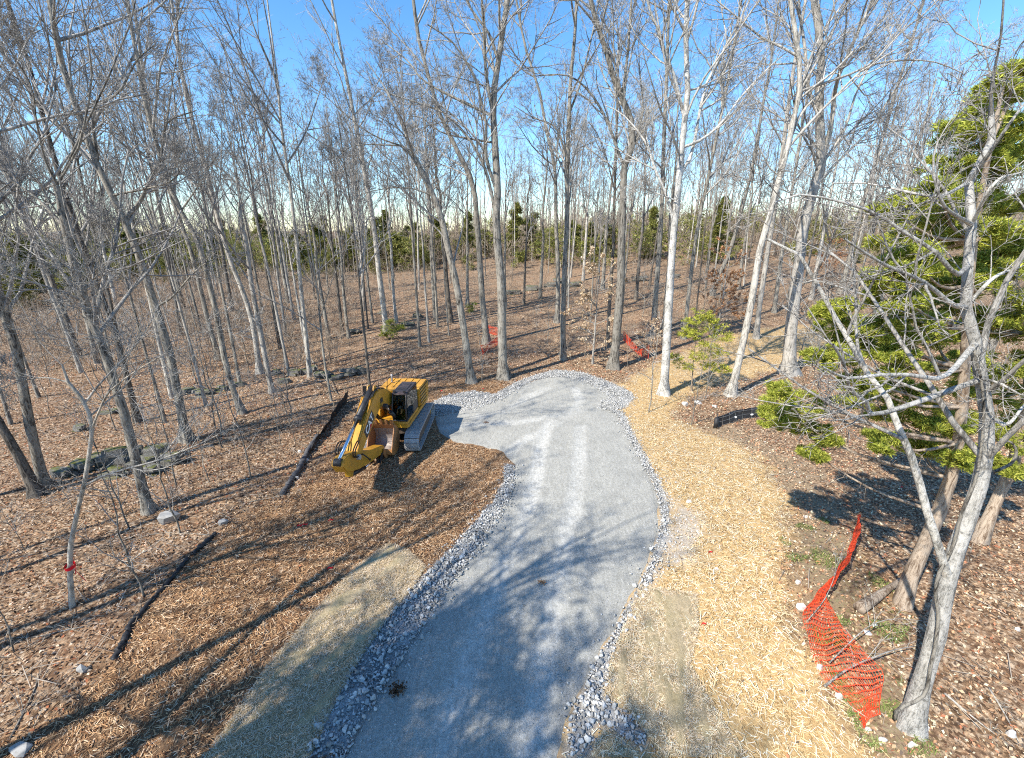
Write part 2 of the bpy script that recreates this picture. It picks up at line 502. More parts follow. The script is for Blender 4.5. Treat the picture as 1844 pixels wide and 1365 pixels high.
c = mix(nt, tm.outputs[0], c, lt)
n4 = noise(nt, 13, 6, .85, p); n5 = noise(nt, 1.0, 5, .75, pos(nt, scale=(9, 1.4, 1)))
c = mix(nt, .75, c, ramp(nt, n4, [(.3, (.55,) * 3), (.5, (1,) * 3), (.7, (1.4,) * 3)]), 'MULTIPLY')
c = mix(nt, .5, c, ramp(nt, n5, [(.35, (.72,) * 3), (.6, (1.15,) * 3)]), 'MULTIPLY')
nt.links.new(c, b.inputs['Base Color'])
bump(nt, b, mix(nt, .5, n1, n3), .9, .03)
road = link('gravel_road', np_mesh('gravel_road', V, [Qd], m, None, True, dict(track=tr)))
tag(road, 'curving grey gravel drive with pale wheel tracks', kind='structure')
m_road = m

# ------------------------------------------------------------------ straw erosion blankets
m, nt, b = nmat('straw_blanket', .95, spec=.1)
p = pos(nt, scale=(1, 1, 1)); w1 = noise(nt, 16, 8, .85, p, 2.5); w2 = noise(nt, 1.6, 4, .6, p); w3 = noise(nt, 90, 3, .7, p, 1.5)
c = ramp(nt, w1, [(.3, (.24, .17, .085)), (.45, (.54, .42, .25)), (.6, (.74, .61, .41)), (.75, (.85, .75, .56))])
c = mix(nt, ramp(nt, w2, [(.4, (0, 0, 0)), (.7, (.5,) * 3)]), c, (.46, .385, .19))
nt.links.new(c, b.inputs['Base Color'])
ws = noise(nt, 1.0, 5, .7, pos(nt, scale=(7, 2.2, 1)), 1.0)
c = mix(nt, .8, c, ramp(nt, ws, [(.38, (.72, .72, .68)), (.5, (1, 1, 1)), (.68, (1.2, 1.2, 1.2))]), 'MULTIPLY'); nt.links.new(c, b.inputs['Base Color'])
bump(nt, b, mix(nt, .5, w1, w3), 1.0, .08)
M['blanket'] = m
def blanket(px, ang, label, seed, extra=None):
    poly = np.vstack([np.array(extra) if q == 'X' else gp(*q)[None, :2] for q in px])
    ca, sa = math.cos(ang), math.sin(ang)
    def zf(x, y, d):
        u = x * ca + y * sa; v = -x * sa + y * ca
        return g(x, y) + .015 + .03 * sstep(0, .12, d) + .05 * np.maximum(0, vnoise(u * .2, v, .11, off=seed)) * sstep(0, .3, d) + .03 * vnoise(x, y, .7, off=seed + 4) * sstep(0, .5, d)
    V, Qd, d = sheet(poly, .09, zf)
    o = link('erosion_blanket', np_mesh('erosion_blanket', V, [Qd], M['blanket'], None, True))
    tag(o, label, 'erosion blanket', 'straw erosion blankets beside the drive')
    return poly
BL = [blanket([(702, 978), (735, 992), (768, 1022), (742, 1062), (705, 1108), (662, 1168), (610, 1255), (560, 1364), 'X', (372, 1364), (420, 1290), (482, 1200), (560, 1108), (640, 1022)], 1.0,
              'olive straw erosion blanket between brown mulch and the stone edging', 2, [[-4.9, 4.4], [-7.6, 4.4]]),
      blanket([(1152, 1056), (1205, 1062), (1256, 1070), (1258, 1130), (1244, 1200), (1290, 1280), (1345, 1364), (1190, 1364), (1165, 1325), (1130, 1285), (1088, 1255), (1100, 1185), (1130, 1112)], 1.3,
              'pale yellow straw erosion blanket between the drive and golden straw', 8),
      blanket([(1085, 1312), (1125, 1338), (1150, 1364), (1062, 1364)], 1.2, 'small straw blanket corner beyond the stone spill at the bottom edge', 12)]

# ------------------------------------------------------------------ crushed stone edging: 300 largest stones as parts, the rest as stuff
def rng(s): return np.random.default_rng(s)
def hull_mesh(name, seed, n=14, mat=None, box=(1, 1, .7), sharp=False):
    r = rng(seed); P = r.normal(size=(n, 3)); P /= np.linalg.norm(P, axis=1, keepdims=True)
    P *= r.uniform(.75, 1, (n, 1)); P = np.sign(P) * np.abs(P) ** .75
    bm = bmesh.new()
    for q in P * np.array(box) * .5:
        bm.verts.new(q)
    r_ = bmesh.ops.convex_hull(bm, input=bm.verts)
    bmesh.ops.delete(bm, geom=[v for v in bm.verts if not v.link_faces], context='VERTS')
    me = bpy.data.meshes.new(name); bm.to_mesh(me); bm.free()
    if mat: me.materials.append(mat)
    return me
SV = []
for s in range(10):
    me = hull_mesh('stone', 100 + s, 11)
    me.calc_loop_triangles()
    SV.append((np.array([v.co for v in me.vertices]), np.array([t.vertices for t in me.loop_triangles])))
    bpy.data.meshes.remove(me)
SVS = []
for s in range(8):
    me = hull_mesh('stone', 140 + s, 7)
    me.calc_loop_triangles()
    SVS.append((np.array([v.co for v in me.vertices]), np.array([t.vertices for t in me.loop_triangles])))
    bpy.data.meshes.remove(me)
def scatter_poly(poly, dens, r, dens_edge=None):
    x0, y0 = poly.min(0); x1, y1 = poly.max(0)
    n = int((x1 - x0) * (y1 - y0) * dens)
    P = r.uniform([x0, y0], [x1, y1], (n, 2))
    return P[inside(poly, P[:, 0], P[:, 1])]
def rot3(r, n):
    q = r.normal(size=(n, 4)); q /= np.linalg.norm(q, axis=1, keepdims=True)
    w, x, y, z = q.T
    return np.stack([1 - 2 * (y * y + z * z), 2 * (x * y - z * w), 2 * (x * z + y * w), 2 * (x * y + z * w), 1 - 2 * (x * x + z * z), 2 * (y * z - x * w), 2 * (x * z - y * w), 2 * (y * z + x * w), 1 - 2 * (x * x + y * y)], 1).reshape(-1, 3, 3)
def stones_mesh(P, size, r, lift=.3, cols=None, zf=None, SV=SV):
    acc = Acc(); n = len(P); which = r.integers(0, len(SV), n); Rm = rot3(r, n)
    z = (g(P[:, 0], P[:, 1]) if zf is None else zf(P[:, 0], P[:, 1])) + size * lift
    cen = np.column_stack([P, z])
    if cols is None:
        t = r.uniform(0, 1, n)[:, None]
        cols = np.array([.27, .268, .255]) * (1 - t) + np.array([.66, .655, .63]) * t
    for k, (v, f) in enumerate(SV):
        s = np.nonzero(which == k)[0]
        if not len(s): continue
        vv = (np.einsum('nij,vj->nvi', Rm[s], v) * size[s, None, None] * np.array([1, 1, .8]) + cen[s, None, :]).reshape(-1, 3)
        ff = (f[None] + (np.arange(len(s)) * len(v))[:, None, None]).reshape(-1, 3)
        acc.add(vv, [ff], np.repeat(cols[s], len(v), 0))
    return acc
m, nt, b = nmat('edging_stone', .85, spec=.25)
oi = nt.nodes.new('ShaderNodeObjectInfo').outputs['Random']
c = ramp(nt, oi, [(0, (.24, .238, .228)), (.5, (.42, .418, .40)), (1, (.66, .655, .63))])
c = mix(nt, .35, c, ramp(nt, noise(nt, 4, 5, .7, pos(nt, True)), [(.3, (.4, .4, .4)), (.65, (1, 1, 1))]), 'MULTIPLY')
nt.links.new(c, b.inputs['Base Color']); M['edging'] = m
PART_STONES = [hull_mesh('stone', 200 + s, 11, m) for s in range(8)]
LBL = ['left edge of the drive and round the turnaround', 'right edge of the drive']
for side, polys in BANDS.items():
    r = rng(31 + side)
    P = np.vstack([scatter_poly(gpoly(q), 210, r) for q in polys] + [(lambda A_: A_ + r.normal(0, .22, A_.shape))(scatter_poly(gpoly(q), 110, r)) for q in polys])
    if side == 0:
        P = np.vstack([P, scatter_poly(np.array([[-5.3, 6.4], [-4.2, 6.4], [-4.2, 4.6], [-5.6, 4.6]]), 110, r)])
    d = P[:, 1]
    size = r.uniform(.05, .135, len(P)) * np.where(r.random(len(P)) < .12, 1.4, 1)
    app = size / np.sqrt(P[:, 0] ** 2 + P[:, 1] ** 2 + 121)
    ok = np.array([0 < proj((a, b_, 0))[1] < PH - 5 and 0 < proj((a, b_, 0))[0] < PW for a, b_ in P]) & (P[:, 1] > 5)
    order = np.argsort(-app * ok)
    big = order[:150]; rest = order[150:]
    root = link('stone_edging', None)
    tag(root, 'grey crushed stone edging along the ' + LBL[side], 'stone edging', kind='structure')
    lift = .12 + .25 * vnoise(P[:, 0], P[:, 1], .5) ** 2
    for k in big:
        o = link('stone', PART_STONES[k % 8], root)
        s = size[k]
        o.location = (P[k, 0], P[k, 1], float(g(P[k, 0], P[k, 1])) + s * .28 + .02)
        o.scale = (s, s, s * .85); o.rotation_euler = tuple(r.uniform(0, 6.28, 3))
    o = link('gravel_stones', stones_mesh(P[rest], size[rest], r, .3, SV=SVS).mesh('gravel_stones', M['stone'], False), root)
    o['kind'] = 'stuff'
# loose pebbles on the drive
r = rng(77)
P = scatter_poly(ROAD, 55, r); P = P[P[:, 1] > 4.5]
e = sdist(ROAD, P[:, 0], P[:, 1])
P = P[r.random(len(P)) < np.clip(1.35 - e * .6, .3, 1)]
sz = r.uniform(.015, .045, len(P)) * np.where(r.random(len(P)) < .05, 2, 1)
o = link('loose_gravel', stones_mesh(P, sz, r, .25, zf=lambda x, y: road_z(x, y, sdist(ROAD, x, y)), SV=SVS).mesh('loose_gravel', M['stone'], False))
tag(o, 'loose pale pebbles scattered over the gravel drive', 'gravel', kind='stuff')
# pale rubble on the bare patch and along the straw
P = np.vstack([scatter_poly(BARE, 60, r), scatter_poly(SOIL, 3, r), scatter_poly(gpoly([(520, 890), (560, 860), (620, 800), (650, 770), (690, 800), (640, 850)]), 4, r)])
sz = r.uniform(.03, .11, len(P))
t = r.uniform(0, 1, len(P))[:, None]
o = link('limestone_rubble', stones_mesh(P, sz, r, .2, np.array([.42, .36, .29]) * (1 - t) + np.array([.75, .72, .67]) * t).mesh('limestone_rubble', M['stone'], False))
tag(o, 'pale limestone rubble on bare soil beside the drive', 'rubble', kind='stuff')

# ------------------------------------------------------------------ leaf litter, shredded mulch, straw
def leaves_acc(P, size, r, pal, lift=.02, asp=.6, z=None):
    n = len(P); a = r.uniform(0, 6.283, n); tilt = r.normal(0, .5, n); roll = r.normal(0, .65, n)
    u = np.stack([np.cos(a) * np.cos(tilt), np.sin(a) * np.cos(tilt), np.sin(tilt)], 1)
    v = np.stack([-np.sin(a) * np.cos(roll), np.cos(a) * np.cos(roll), np.sin(roll)], 1)
    c = np.column_stack([P, (g(P[:, 0], P[:, 1]) if z is None else z) + lift + np.abs(r.normal(0, .02, n))])
    s = size[:, None] * .5
    up = np.array([0, 0, 1.]) * size[:, None] * r.uniform(-.05, .22, n)[:, None]
    V = np.stack([c + u * s, c + v * s * asp + up, c - u * s, c - v * s * asp + up], 1).reshape(-1, 3)
    col = pal[r.integers(0, len(pal), n)] * r.uniform(.7, 1.25, (n, 1))
    return V, np.arange(n * 4).reshape(-1, 4), np.repeat(np.clip(col, 0, .85), 4, 0)
def chips_acc(P, L, W, r, pal, lift=.02, ang=None, tiltsd=.16, flat=False):
    n = len(P); a = r.uniform(0, 6.283, n) if ang is None else ang
    tilt = r.normal(0, tiltsd, n)
    u = np.stack([np.cos(a) * np.cos(tilt), np.sin(a) * np.cos(tilt), np.sin(tilt)], 1) * (L * .5)[:, None]
    v = np.stack([-np.sin(a), np.cos(a), 0 * a], 1) * (W * .5)[:, None]
    h = np.array([0, 0, 1.]) * (W * .45)[:, None]
    c = np.column_stack([P, g(P[:, 0], P[:, 1]) + lift + np.abs(r.normal(0, .02, n))])
    V = np.stack([c - u - v, c - u + h, c - u + v, c + u - v, c + u + h * .6, c + u + v], 1).reshape(-1, 3)
    if flat:
        V = np.stack([c - u - v, c - u + v, c + u + v * .7 + h * .8, c + u - v * .7 + h * .8], 1).reshape(-1, 3)
        col = pal[r.integers(0, len(pal), n)] * r.uniform(.65, 1.25, (n, 1))
        return V, np.arange(n * 4).reshape(-1, 4), np.repeat(np.clip(col, 0, .85), 4, 0)
    i0 = np.arange(n)[:, None] * 6
    Fq = np.concatenate([i0 + np.array([[0, 3, 4, 1]]), i0 + np.array([[1, 4, 5, 2]])])
    col = pal[r.integers(0, len(pal), n)] * r.uniform(.65, 1.25, (n, 1))
    return V, Fq, np.repeat(np.clip(col, 0, .85), 6, 0)
BANDP = [gpoly(q) for v in BANDS.values() for q in v]
def off_road(P, marg=.0):
    k = sdist(ROAD, P[:, 0], P[:, 1]) < marg
    for bp in BANDP:
        k &= sdist(bp, P[:, 0], P[:, 1]) < .03
    for bp in BL:
        k &= ~inside(bp, P[:, 0], P[:, 1])
    return P[k]
PAL_LEAF = np.array([(.46, .33, .23), (.56, .45, .36), (.64, .56, .48), (.38, .24, .15), (.40, .16, .085), (.25, .15, .09), (.50, .38, .28), (.13, .085, .055), (.60, .50, .42), (.48, .29, .18)])
PAL_LEAF = np.clip(np.vstack([PAL_LEAF * np.array([1.10, 1.05, .96]), [(.10, .065, .04), (.16, .10, .06), (.07, .045, .03)]]), 0, .8)
PAL_MUL = np.array([1.12, 1.08, 1.1]) * np.array([(.26, .14, .065), (.36, .21, .10), (.47, .30, .15), (.17, .085, .04), (.55, .39, .22), (.09, .045, .024), (.42, .25, .12), (.64, .49, .32)])
PAL_STR = np.array([1.0, 1.05, 1.2]) * np.array([(.62, .44, .20), (.70, .53, .27), (.52, .34, .14), (.78, .64, .40), (.40, .24, .09), (.66, .47, .22), (.82, .70, .48)])
PAL_BLK = np.array([1.04, .98, 1.0]) * np.array([(.74, .60, .37), (.82, .69, .46), (.58, .45, .25), (.36, .26, .13), (.84, .76, .58)])
r = rng(11)
def visible_area(n, ylo, yhi, power=1.0):
    yy = ylo + (yhi - ylo) * r.random(n) ** power
    w = 1.25 * yy + 9
    return np.stack([r.uniform(-1, 1, n) * w, yy], 1)
P = np.vstack([visible_area(190000, 5, 40, .9), visible_area(50000, 36, 72, .9)])
P = off_road(P, -.05)
mk = (sdist(MULCH, P[:, 0] + .5 * vnoise(P[:, 0], P[:, 1], .4), P[:, 1]) < .1) & (sdist(STRAW, P[:, 0], P[:, 1] + .5 * vnoise(P[:, 0], P[:, 1], .4)) < .1)
keep = mk | (r.random(len(P)) < .05)
P = P[keep]; P = P[np.abs(P[:, 0]) < 60]
sz = r.uniform(.045, .115, len(P)) * (1 + .012 * P[:, 1])
acc = Acc()
rt = P[:, 0] > 4
for sel, pal in ((~rt, PAL_LEAF), (rt, np.clip(PAL_LEAF * np.array([1.2, 1.14, 1.0]) + .05, 0, .8))):
    V, Fq, C = leaves_acc(P[sel], sz[sel], r, pal); acc.add(V, [Fq], C)
tag(link('leaf_litter', acc.mesh('leaf_litter', M['leaf'], False)), 'dry brown and tan fallen leaves covering the woodland floor', 'leaf litter', kind='stuff')
P = off_road(scatter_poly(MULCH, 330, r), .12); P = P[P[:, 1] > 3.5]
P = P + r.normal(0, .18, P.shape)
P = off_road(P, .1)
acc = Acc()
for P, fl in ((P[P[:, 1] < 13], False), (P[P[:, 1] >= 13], True)):
    n = len(P); V, Fq, C = chips_acc(P, r.uniform(.05, .22, n), r.uniform(.008, .022, n) * (1.3 if fl else 1), r, PAL_MUL, flat=fl); acc.add(V, [Fq], C)
tag(link('shredded_mulch', acc.mesh('shredded_mulch', M['chip'], False)), 'brown shredded wood mulch spread between the drive and the woods', 'mulch', kind='stuff')
P = off_road(scatter_poly(STRAW, 270, r), .1); P = P[P[:, 1] > 3.5]; P = P + r.normal(0, .22, P.shape); P = off_road(P, .08)
P = P[~(inside(BARE, P[:, 0], P[:, 1]) & (r.random(len(P)) < .75))]
acc = Acc(); P = P[(P[:, 1] < 24) | (r.random(len(P)) < .6)]
for P, fl in ((P[P[:, 1] < 13], False), (P[P[:, 1] >= 13], True)):
    n = len(P); V, Fq, C = chips_acc(P, r.uniform(.06, .25, n), r.uniform(.007, .02, n) * (1.3 if fl else 1), r, PAL_STR, flat=fl); acc.add(V, [Fq], C)
tag(link('straw_mulch', acc.mesh('straw_mulch', M['chip'], False)), 'golden shredded straw mulch right of the drive', 'mulch', kind='stuff')
acc = Acc()
for k, bp in enumerate(BL):
    P = scatter_poly(bp, 1100, r); n = len(P)
    V, Fq, C = chips_acc(P, r.uniform(.05, .16, n), r.uniform(.005, .011, n), r, PAL_BLK * (.82 if k == 0 else 1.0), .065, tiltsd=.2, flat=True); acc.add(V, [Fq], C)
tag(link('loose_straw', acc.mesh('loose_straw', M['chip'], False)), 'loose straw fibres matted over the erosion blankets', 'straw', kind='stuff')
# grass near the orange fence and dry grass right of it
P = scatter_poly(GREEN, 420, r); P = P[vnoise(P[:, 0], P[:, 1], .35, off=14) > .2]
n = len(P)
V, Fq, C = chips_acc(P, r.uniform(.08, .2, n), r.uniform(.008, .016, n), r, np.array([(.13, .19, .04), (.2, .25, .07), (.3, .3, .12), (.09, .13, .03)]), .05, tiltsd=.7)
acc = Acc(); acc.add(V, [Fq], C)
tag(link('grass', acc.mesh('grass', M['grass'], False)), 'sparse green grass blades around the crumpled orange fence', 'grass', kind='stuff')
# dead sticks and stalks lying on the woodland floor
P = off_road(visible_area(16000, 5, 55), -.2); P = P[(sdist(MULCH, P[:, 0], P[:, 1]) < 0) & (sdist(STRAW, P[:, 0], P[:, 1]) < 0)]
P = P[(P[:, 0] < 4) | (r.random(len(P)) < .25)]
n = len(P)
V, Fq, C = chips_acc(P, r.uniform(.2, 1.1, n), r.uniform(.008, .024, n), r, np.array([(.34, .28, .21), (.42, .36, .29), (.20, .14, .10), (.27, .20, .14)]), .05, tiltsd=.12)
acc = Acc(); acc.add(V, [Fq], C)
tag(link('fallen_sticks', acc.mesh('fallen_sticks', M['chip'], False)), 'thin dead sticks littering the woodland floor', 'sticks', kind='stuff')
# ------------------------------------------------------------------ trees
def unit(v): return v / (np.linalg.norm(v, axis=-1, keepdims=True) + 1e-12)
def spawn(P, R, r, per, t0, t1, ang, lenr, K, up=.06, wob=.12, rf=.012, lim=(.2, 9), up0=0.0, flat=None):
    n, Kp = P.shape[:2]
    pi = np.repeat(np.arange(n), per); N = len(pi)
    t = r.uniform(t0, t1, N); f = np.clip(t * (Kp - 1), 0, Kp - 1.001); i = f.astype(int); a = (f - i)[:, None]
    p0 = P[pi, i] * (1 - a) + P[pi, i + 1] * a
    tan = unit(P[pi, i + 1] - P[pi, i])
    rad = R[pi, i] * (1 - a[:, 0]) + R[pi, i + 1] * a[:, 0]
    plen = np.linalg.norm(np.diff(P, axis=1), axis=2).sum(1)[pi]
    v = r.normal(size=(N, 3)); perp = unit(v - (v * tan).sum(1, keepdims=True) * tan)
    th = r.uniform(ang[0], ang[1], N)[:, None]
    d = np.cos(th) * tan + np.sin(th) * perp
    d[:, 2] += up0; d = unit(d)
    L = np.clip(plen * lenr * r.uniform(.55, 1.2, N) * (1.15 - .55 * (t - t0) / max(t1 - t0, .01)), *lim)
    out = np.empty((N, K, 3)); out[:, 0] = p0; p = p0
    for k in range(1, K):
        d = unit(d + wob * r.normal(size=(N, 3)) + np.array([0, 0, up]))
        p = p + d * (L / (K - 1))[:, None]; out[:, k] = p
    r0 = np.minimum(rad * .68, L * rf + .002)
    R2 = r0[:, None] * np.linspace(1, .35, K)[None]
    return out, R2

def crown_mesh(name, stems, r, mat, dens=1.0, l1=(.5, 1.0), first=True, twig_r=.0065, lens=(.42, .5, .5, .55), S1=5, up=.07, lv=4, t0=.3, far=False):
    """stems: list of (P(1,K,3), R(1,K), t0) carrying the branching"""
    acc = Acc()
    A, B = [], []
    for (P, R, ts, per) in stems:
        a, b_ = spawn(P, R, r, per, ts, .98, (.45, 1.0), lens[0], 7, up, .10, .0115, (.8, 6.5))
        A.append(a); B.append(b_)
    A = np.concatenate(A); B = np.concatenate(B)
    acc.add(*tubes(A, B, S1))
    A2, B2 = spawn(A, B, r, max(2, int(round(6 * dens))), .2, 1.0, (.4, 1.0), lens[1], 5, up, .14, .011, (.4, 3.4))
    acc.add(*tubes(A2, B2, 4))
    A3, B3 = spawn(A2, B2, r, max(2, int(round(4 * dens))), .15, 1.0, (.4, 1.0), lens[2], 3 if far else 4, up * .8, .16, .010, (.3, 1.8))
    B3 = np.maximum(B3, twig_r * .8)
    acc.add(*tubes(A3, B3, 3))
    if lv >= 4:
        A4, B4 = spawn(A3, B3, r, max(2, int(round((5 if far else 4) * dens))), .2, 1.0, (.4, 1.0), lens[3], 2, up * .5, .2, .010, (.2, .9))
        B4 = np.maximum(B4, twig_r * np.array([.9, .5]))
        acc.add(*(strips(A4, B4, r) if far else tubes(A4, B4, 3)))
    return acc.mesh(name, mat, True), (A, A2, A3)

def stem_mesh(name, P, R, S, mat, rr, flare=0.0, caps=False):
    V, Fq = tubes(P[None], R[None], S, caps)
    K = len(P)
    V = V.reshape(K, S, 3)
    off = rr.normal(0, .05, (K, S, 1)); V = P[:, None, :] + (V - P[:, None, :]) * (1 + off)
    if flare:
        a = np.arange(S) * 2 * math.pi / S
        h = (P[:, 2] - P[0, 2])
        fl = flare * np.exp(-h / .45)[:, None] * (.55 + .75 * np.maximum(0, np.sin(a * 4 + rr.uniform(0, 6)))[None]) 
        V = P[:, None, :] + (V - P[:, None, :]) * (1 + fl[:, :, None])
    return np_mesh(name, V.reshape(-1, 3), Fq, mat, None, True)

ALLBASE = []
def hero(label, d, T, limbs=(), bark='bark', tw='twig', dens=1.1, seed=0, per=10, tm=.45, dy=0.0, group=None, name='bare_tree', base=None, top=3.5, lens=(.42, .5, .5, .55), rtop=.3, lper=8, zdrop=0, lv=4):
    """a tree whose stem and limbs follow the photograph, standing on the ground at its own distance"""
    r = rng(1000 + seed)
    B = gp(*T[0]) if base is None else np.array([base[0], base[1], float(g(*base))])
    dep = proj(B)[2]
    r0 = d * .5 * dep / F * .82 / math.sqrt(1 + ((T[0][0] - PW / 2) / F) ** 2) ** .8
    Y0 = B[1]
    ALLBASE.append(B[:2])
    def line(pts, y_end, y0=Y0, curve=1.0):
        out = []
        n = len(pts)
        for k, q in enumerate(pts):
            out.append(at(q[0], q[1], y0 + (y_end - y0) * (k / max(1, n - 1)) ** curve))
        return np.array(out)
    root = thing(name, label, 'tree', B, 0, group)
    tp = line(T, Y0 + dy)
    tp[0] = B
    tp = np.vstack([[B + np.array([0, 0, -.15])], tp])
    if T[-1][1] < 40:
        dv = tp[-1] - tp[-2]; dv /= np.linalg.norm(dv); dv[2] = abs(dv[2]) + .3
        tp = np.vstack([tp, tp[-1] + dv * top])
    tp = tp - B
    K = 20
    P = smooth_line(tp, K)
    hh = np.linspace(0, 1, K)
    R = r0 * (1 - hh * (1 - rtop)); R[-1] *= .5
    link('trunk', stem_mesh('trunk', P, R, 12 if d > 13 else 8, M[bark], r, 1.0 if d > 15 else .7 if d > 9 else .3), root)
    stems = [(P[None], R[None], tm, per)]
    for k, lb in enumerate(limbs):
        ye = Y0 + r.uniform(-2.2, 2.2)
        lp = line(lb, ye) - B
        if lb[-1][1] < 40:
            dv = unit(lp[-1] - lp[-2]); dv[2] = abs(dv[2]) + .3
            lp = np.vstack([lp, lp[-1] + dv * top])
        # start on the stem
        j = np.argmin(np.linalg.norm(P - lp[0], axis=1)); 
        lp[0] = P[j]
        Pl = smooth_line(lp, 14)
        L = np.linalg.norm(np.diff(Pl, axis=0), axis=1).sum()
        ra = min(R[j] * .58, .014 + L * .0105)
        Rl = ra * np.linspace(1, .28, 14)
        link('limb', stem_mesh('limb', Pl, Rl, 8, M[bark], r), root)
        stems.append((Pl[None], Rl[None], .2, lper))
    me, _ = crown_mesh('crown', stems, r, M[tw], dens, lens=lens, lv=lv, far=dep > 24)
    link('crown', me, root)
    return root

def random_tree(seed, H=24.0, r0=.17, dens=1.0, clear=.42, nl=4, lv=4, twig_r=.0075, per=6, spread=.32):
    r = rng(seed)
    K = 14
    z = np.linspace(0, H * .93, K)
    wob = np.cumsum(r.normal(0, .10, (K, 2)), 0) * np.linspace(0, 1, K)[:, None] + r.normal(0, .012, 2) * z[:, None]
    P = np.column_stack([wob, z]); P[0, 2] = -.2
    R = r0 * (1 - .82 * (z / z[-1]) ** 1.1)
    stems = [(P[None], R[None], clear + .08, per)]
    A, B = spawn(P[None], R[None], r, nl, clear, .8, (.2, .2 + spread), .42, 9, .10, .07, .016, (3, 11))
    for k in range(len(A)):
        stems.append((A[k][None], B[k][None], .25, per))
    tm = stem_mesh('trunk', P, R, 8, M['bark'], r, .5)
    acc = Acc()
    V, Fq = tubes(A, B, 6)
    me, _ = crown_mesh('crown', stems, r, M['twig'], dens, lv=lv, twig_r=twig_r, far=True)
    # the leaders belong to the crown: join them
    bm = bmesh.new(); bm.from_mesh(me)
    lm = np_mesh('leaders', V, Fq, M['twig'], None, True); bm.from_mesh(lm); bm.to_mesh(me); bm.free(); bpy.data.meshes.remove(lm)
    return tm, me

PROTO = [random_tree(300 + k, H=h, r0=rr_, dens=.85, clear=cl, nl=nl, per=5, twig_r=.009) for k, (h, rr_, cl, nl) in enumerate(
    [(25, .19, .40, 4), (23, .16, .48, 3), (26, .20, .36, 5), (21, .13, .5, 3), (24, .17, .44, 4), (19, .11, .42, 3), (27, .21, .45, 4), (22, .15, .38, 4)])]
def plant(label, base, k, s=1.0, rad=1.0, rz=0.0, group=None, bark=None, tilt=(0, 0), name='bare_tree'):
    z = float(g(*base))
    root = thing(name, label, 'tree', (base[0], base[1], z), rz, group)
    root.rotation_euler = (tilt[0], tilt[1], rz)
    root.scale = (s * rad, s * rad, s)
    tm, cm = PROTO[k]
    t = link('trunk', tm, root); c = link('crown', cm, root)
    if bark:
        t.material_slots[0].link = 'OBJECT'; t.material_slots[0].material = M[bark]
    c.scale = (1 / rad ** .5, 1 / rad ** .5, 1)
    ALLBASE.append(np.array(base))
    return root

# --- near and middle trees that the photograph shows one by one
hero('thick grey trunk crossing the left picture edge above the mossy ledge', 25, [(80, 878), (50, 745), (29, 629), (7, 560), (-30, 440), (-70, 290), (-110, 130), (-140, 0)], seed=1, bark='bark', per=16, tm=.35)
hero('brown leaning trunk leaving the frame low on the left edge', 25, [(68, 892), (30, 815), (0, 765), (-45, 690), (-110, 580), (-180, 430), (-250, 250)], seed=2, bark='bark_dark', per=14, tm=.4)
hero('crooked pale young tree tied with a red ribbon', 13, [(130, 1092), (126, 1000), (140, 920), (152, 870), (163, 800), (165, 762), (150, 722), (118, 682), (112, 658)],
     [[(112, 658), (75, 620), (58, 588), (35, 545), (8, 500), (-20, 450)], [(112, 658), (130, 640), (140, 600), (144, 550), (150, 500), (158, 465)], [(163, 765), (190, 715), (215, 690), (245, 668), (300, 635)], [(118, 682), (80, 680), (30, 688), (0, 700)]],
     seed=3, bark='bark_pale', tw='twig_pale', per=3, tm=.55, lper=6, rtop=.55, lens=(.5, .5, .5, .55))
hero('tall grey tree with a wide fork standing in front of the mossy ledge', 23, [(272, 922), (259, 888), (232, 777), (209, 696), (184, 622), (162, 572), (141, 507), (125, 440), (115, 398), (103, 333)],
     [[(103, 333), (81, 286), (66, 220), (58, 160), (30, 110), (2, 85)], [(103, 333), (125, 296), (148, 250), (154, 205), (166, 150), (160, 90), (150, 20)], [(154, 205), (190, 150), (215, 90), (240, 20)], [(141, 507), (165, 480), (180, 430), (190, 390)], [(115, 398), (70, 360), (30, 330), (0, 300)]], seed=4, per=8, tm=.6, lper=8, rtop=.6)
hero('grey tree with a crooked yellowish limb right of the mossy ledge', 20, [(338, 795), (320, 710), (307, 642), (290, 585), (270, 521), (243, 440), (216, 384), (189, 323), (162, 270), (146, 210), (120, 150), (100, 60), (92, 10)],
     [[(280, 555), (310, 535), (350, 490), (378, 470), (404, 460)], [(236, 425), (231, 388), (249, 367), (270, 325), (290, 283), (300, 222), (354, 199)], [(249, 367), (300, 330), (330, 300)], [(162, 270), (170, 200), (215, 165), (245, 110), (280, 80)]], seed=5, per=10, tm=.45, rtop=.35)
hero('straight dark trunk behind the wide forked tree on the left', 15, [(249, 760), (232, 696), (219, 642), (202, 585), (182, 531), (158, 470), (135, 400), (105, 310), (80, 220), (50, 110), (20, 20)], seed=6, per=12, tm=.4, bark='bark_dark')
hero('grey tree in front of the low ledge, nearest tree left of the silt fence', 14, [(437, 745), (418, 696), (404, 642), (387, 551), (371, 490), (360, 440), (337, 400), (315, 360), (293, 293), (270, 220), (255, 150), (240, 70), (230, 10)],
     [[(293, 293), (300, 220), (310, 150), (320, 90)], [(337, 400), (360, 330), (390, 280)]], seed=7, per=10, tm=.45)
hero('slim grey twin left of the nearest tree by the low ledge', 12, [(395, 647), (374, 575), (354, 490), (340, 440), (323, 394), (300, 330), (280, 250), (262, 160), (248, 60), (240, 5)], seed=8, per=12, tm=.42)
hero('pale grey tree rooted on the low mossy ledge', 13, [(468, 673), (455, 581), (438, 527), (414, 467), (391, 387), (371, 303), (350, 230), (330, 150), (318, 60), (310, 10)], seed=9, per=12, tm=.42, bark='bark_pale')
